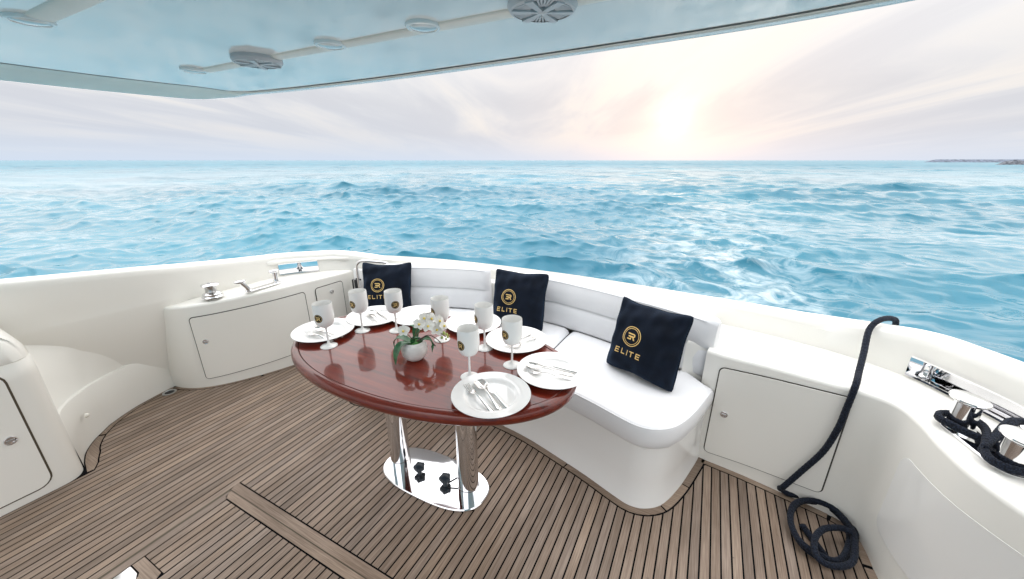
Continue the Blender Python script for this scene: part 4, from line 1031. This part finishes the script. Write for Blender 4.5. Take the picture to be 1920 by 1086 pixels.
def post(p, lean, r, h, capw, capl, parent, dirv, z0=.664):
    p = np.array(p[:2]); dirv = np.array(dirv[:2]); dirv = dirv / np.linalg.norm(dirv); side = np.array([-dirv[1], dirv[0]])
    rows = []
    for s in np.linspace(0, 1, 8):
        k = 1.25 - .25 * min(1, s * 6) if s < .2 else 1.0
        cc = p + dirv * lean * s
        rows.append([(cc[0] + r * k * math.cos(t_), cc[1] + r * k * math.sin(t_), z0 + h * s) for t_ in np.linspace(0, 2 * math.pi, 28, endpoint=False)])
    po_ = obj('post', grid(rows, cv=True), chrome, parent)
    cc = p + dirv * (lean + (capl - capw) * .5); rr = []
    for k, zz_ in ((.80, -.004), (.97, .002), (1.0, .007), (.96, .011), (.5, .014), (.01, .015)):
        rr.append([(cc[0] + dirv[0] * capl * k * math.cos(t_) + side[0] * capw * k * math.sin(t_), cc[1] + dirv[1] * capl * k * math.cos(t_) + side[1] * capw * k * math.sin(t_), z0 + h + zz_) for t_ in np.linspace(0, 2 * math.pi, 36, endpoint=False)])
    obj('post_cap', grid(rr, cv=True), chrome, po_)
post(c1, .045, .019, .072, .030, .040, mc, -d); post(c2, .0, .019, .085, .030, .040, mc, (-d) * 1)

# ------------------------------------------------------------------ deck hardware, right
e1 = np.array([.898, 1.700]); e2 = np.array([.940, 1.520])
mb = thing('mooring_bollard', 'large polished twin bollard on the right side deck', 'bollard', (.94, 1.63, .653))
obj('bollard_base', prism(stadium(e1, e2, .046, 16), .6535, .662, .003), chrome, mb)
dd = (e1 - e2) / np.linalg.norm(e1 - e2)
post(e1, .0, .034, .105, .048, .056, mb, dd, .662); post(e2, .0, .036, .100, .050, .060, mb, -dd, .662)
# mooring rope wound round it
def fig8():
    a1 = np.array(e1); a2 = np.array(e2); mid = (a1 + a2) / 2; hl = np.linalg.norm(a1 - a2) / 2; sd_ = np.array([-dd[1], dd[0]])
    P = [np.array([1.17, 1.75, .700]), np.array([1.09, 1.735, .715]), np.array([1.05, 1.725, .722]), np.array([1.015, 1.70, .728]), np.array([.985, 1.655, .715])]
    for t_ in np.linspace(-.42 * math.pi, 3.62 * math.pi, 64):
        turn = t_ / (2 * math.pi); u_ = math.cos(t_ + math.pi); w_ = math.sin(2 * (t_ + math.pi))
        P.append(np.array([*(mid + dd * (hl + .047) * u_ + sd_ * -.055 * w_), .674 + .0075 * max(0, turn + .2) + .010 * math.exp(-(u_ / .35) ** 2) * (1 if int((t_ + 20) / math.pi) % 2 else 0)]))
    P += [np.array([1.0, 1.70, .720]), np.array([1.05, 1.735, .712])]
    return P
rp = tag(obj('mooring_rope', tube(cr(fig8(), 900), .0096, 18, braid=190), ropem), 'navy mooring rope wound in a figure eight on the right bollard', 'rope', 'navy ropes')
# black chafe ring where the rope enters the port
q = B3[int(sr0 * .35 + sr1 * .65)]; n = BN[int(sr0 * .35 + sr1 * .65)]
# ------------------------------------------------------------------ loose rope from rail to deck
def rope2():
    def bx(px, py, z): return at(px, py, z)
    def on_front(px, py, off):
        "pixel ray met with the right locker front, pushed towards the cockpit"
        best = None; r_ = ray(px, py)[:2]
        for A_, B_ in zip(CAB_R[:-1], CAB_R[1:]):
            M = np.c_[r_, -(B_ - A_)]
            if abs(np.linalg.det(M)) < 1e-9: continue
            t_, s_ = np.linalg.solve(M, A_)
            if t_ > 0 and 0 <= s_ <= 1 and (best is None or t_ < best): best = t_
        p = np.array([0, 0, CH]) + ray(px, py) * best; dv = p[:2] / np.linalg.norm(p[:2]); p[:2] -= dv * off; return p
    P = []
    i = near_idx((.755, 2.165)); q = B3[i]; n = BN[i]
    P += [np.array([q[0] + n[0] * .28, q[1] + n[1] * .28, q[2] - .22]), np.array([q[0] + n[0] * .17 + .02, q[1] + n[1] * .17, q[2] - .02]), np.array([q[0] + n[0] * .12 + .012, q[1] + n[1] * .12, q[2] + .022]), np.array([q[0] + n[0] * .05 - .01, q[1] + n[1] * .05, q[2] + .026]), np.array([q[0] - n[0] * .01 - .02, q[1] - n[1] * .01, q[2] - .01])]
    P += [np.array([.708, 2.045, .742]), np.array([.678, 1.945, .696]), np.array([.650, 1.853, .668]), on_front(1588, 764, .022), on_front(1572, 800, .03), on_front(1545, 840, .035), on_front(1505, 875, .04), on_front(1470, 903, .05)]
    P += [at(1464, 915, .018), at(1478, 926, .016), at(1520, 934, .018)]
    loop1 = [(1560, 955), (1588, 985), (1592, 1020), (1575, 1050), (1545, 1045), (1500, 1015), (1482, 975), (1490, 945), (1520, 938), (1560, 952), (1592, 985), (1602, 1015), (1600, 1050), (1580, 1062), (1550, 1058), (1530, 1040), (1528, 1010), (1545, 992), (1575, 990), (1597, 998)]
    loop0 = [(1556, 948), (1592, 972), (1604, 1006), (1590, 1040), (1556, 1052), (1512, 1030), (1486, 992), (1484, 958), (1506, 940), (1545, 946)]
    for k, p in enumerate(loop0): P.append(at(*p, .016 + .001 * k))
    for k, p in enumerate(loop1): P.append(at(*p, .030 + .0022 * k))
    return P
rr_ = tag(obj('mooring_rope', tube(cr(rope2(), 1900), .0122, 16, braid=150), ropem), 'long navy rope hanging over the stern rail into a coil on the deck', 'rope', 'navy ropes')
tail = [at(1505, 985, .02), at(1502, 965, .018), at(1508, 990, .016), at(1530, 1020, .016), at(1548, 1044, .018)]
obj('frayed_end', tube(cr([tail[0], tail[2], tail[3], tail[4]], 40), .0135, 10), ropem, rr_)
# ------------------------------------------------------------------ deck drain
dp = at(318, 736, 0)
dr = thing('deck_drain', 'small round steel deck drain in the left corner', 'drain', (dp[0], dp[1], 0))
obj('drain_rim', lathe([(.040, .0), (.040, .0035), (.030, .0045), (.027, .001)], 28), steel, dr, local=True)
obj('drain_cup', lathe([(.027, .0012), (0, .0012)], 28), rub, dr, local=True)
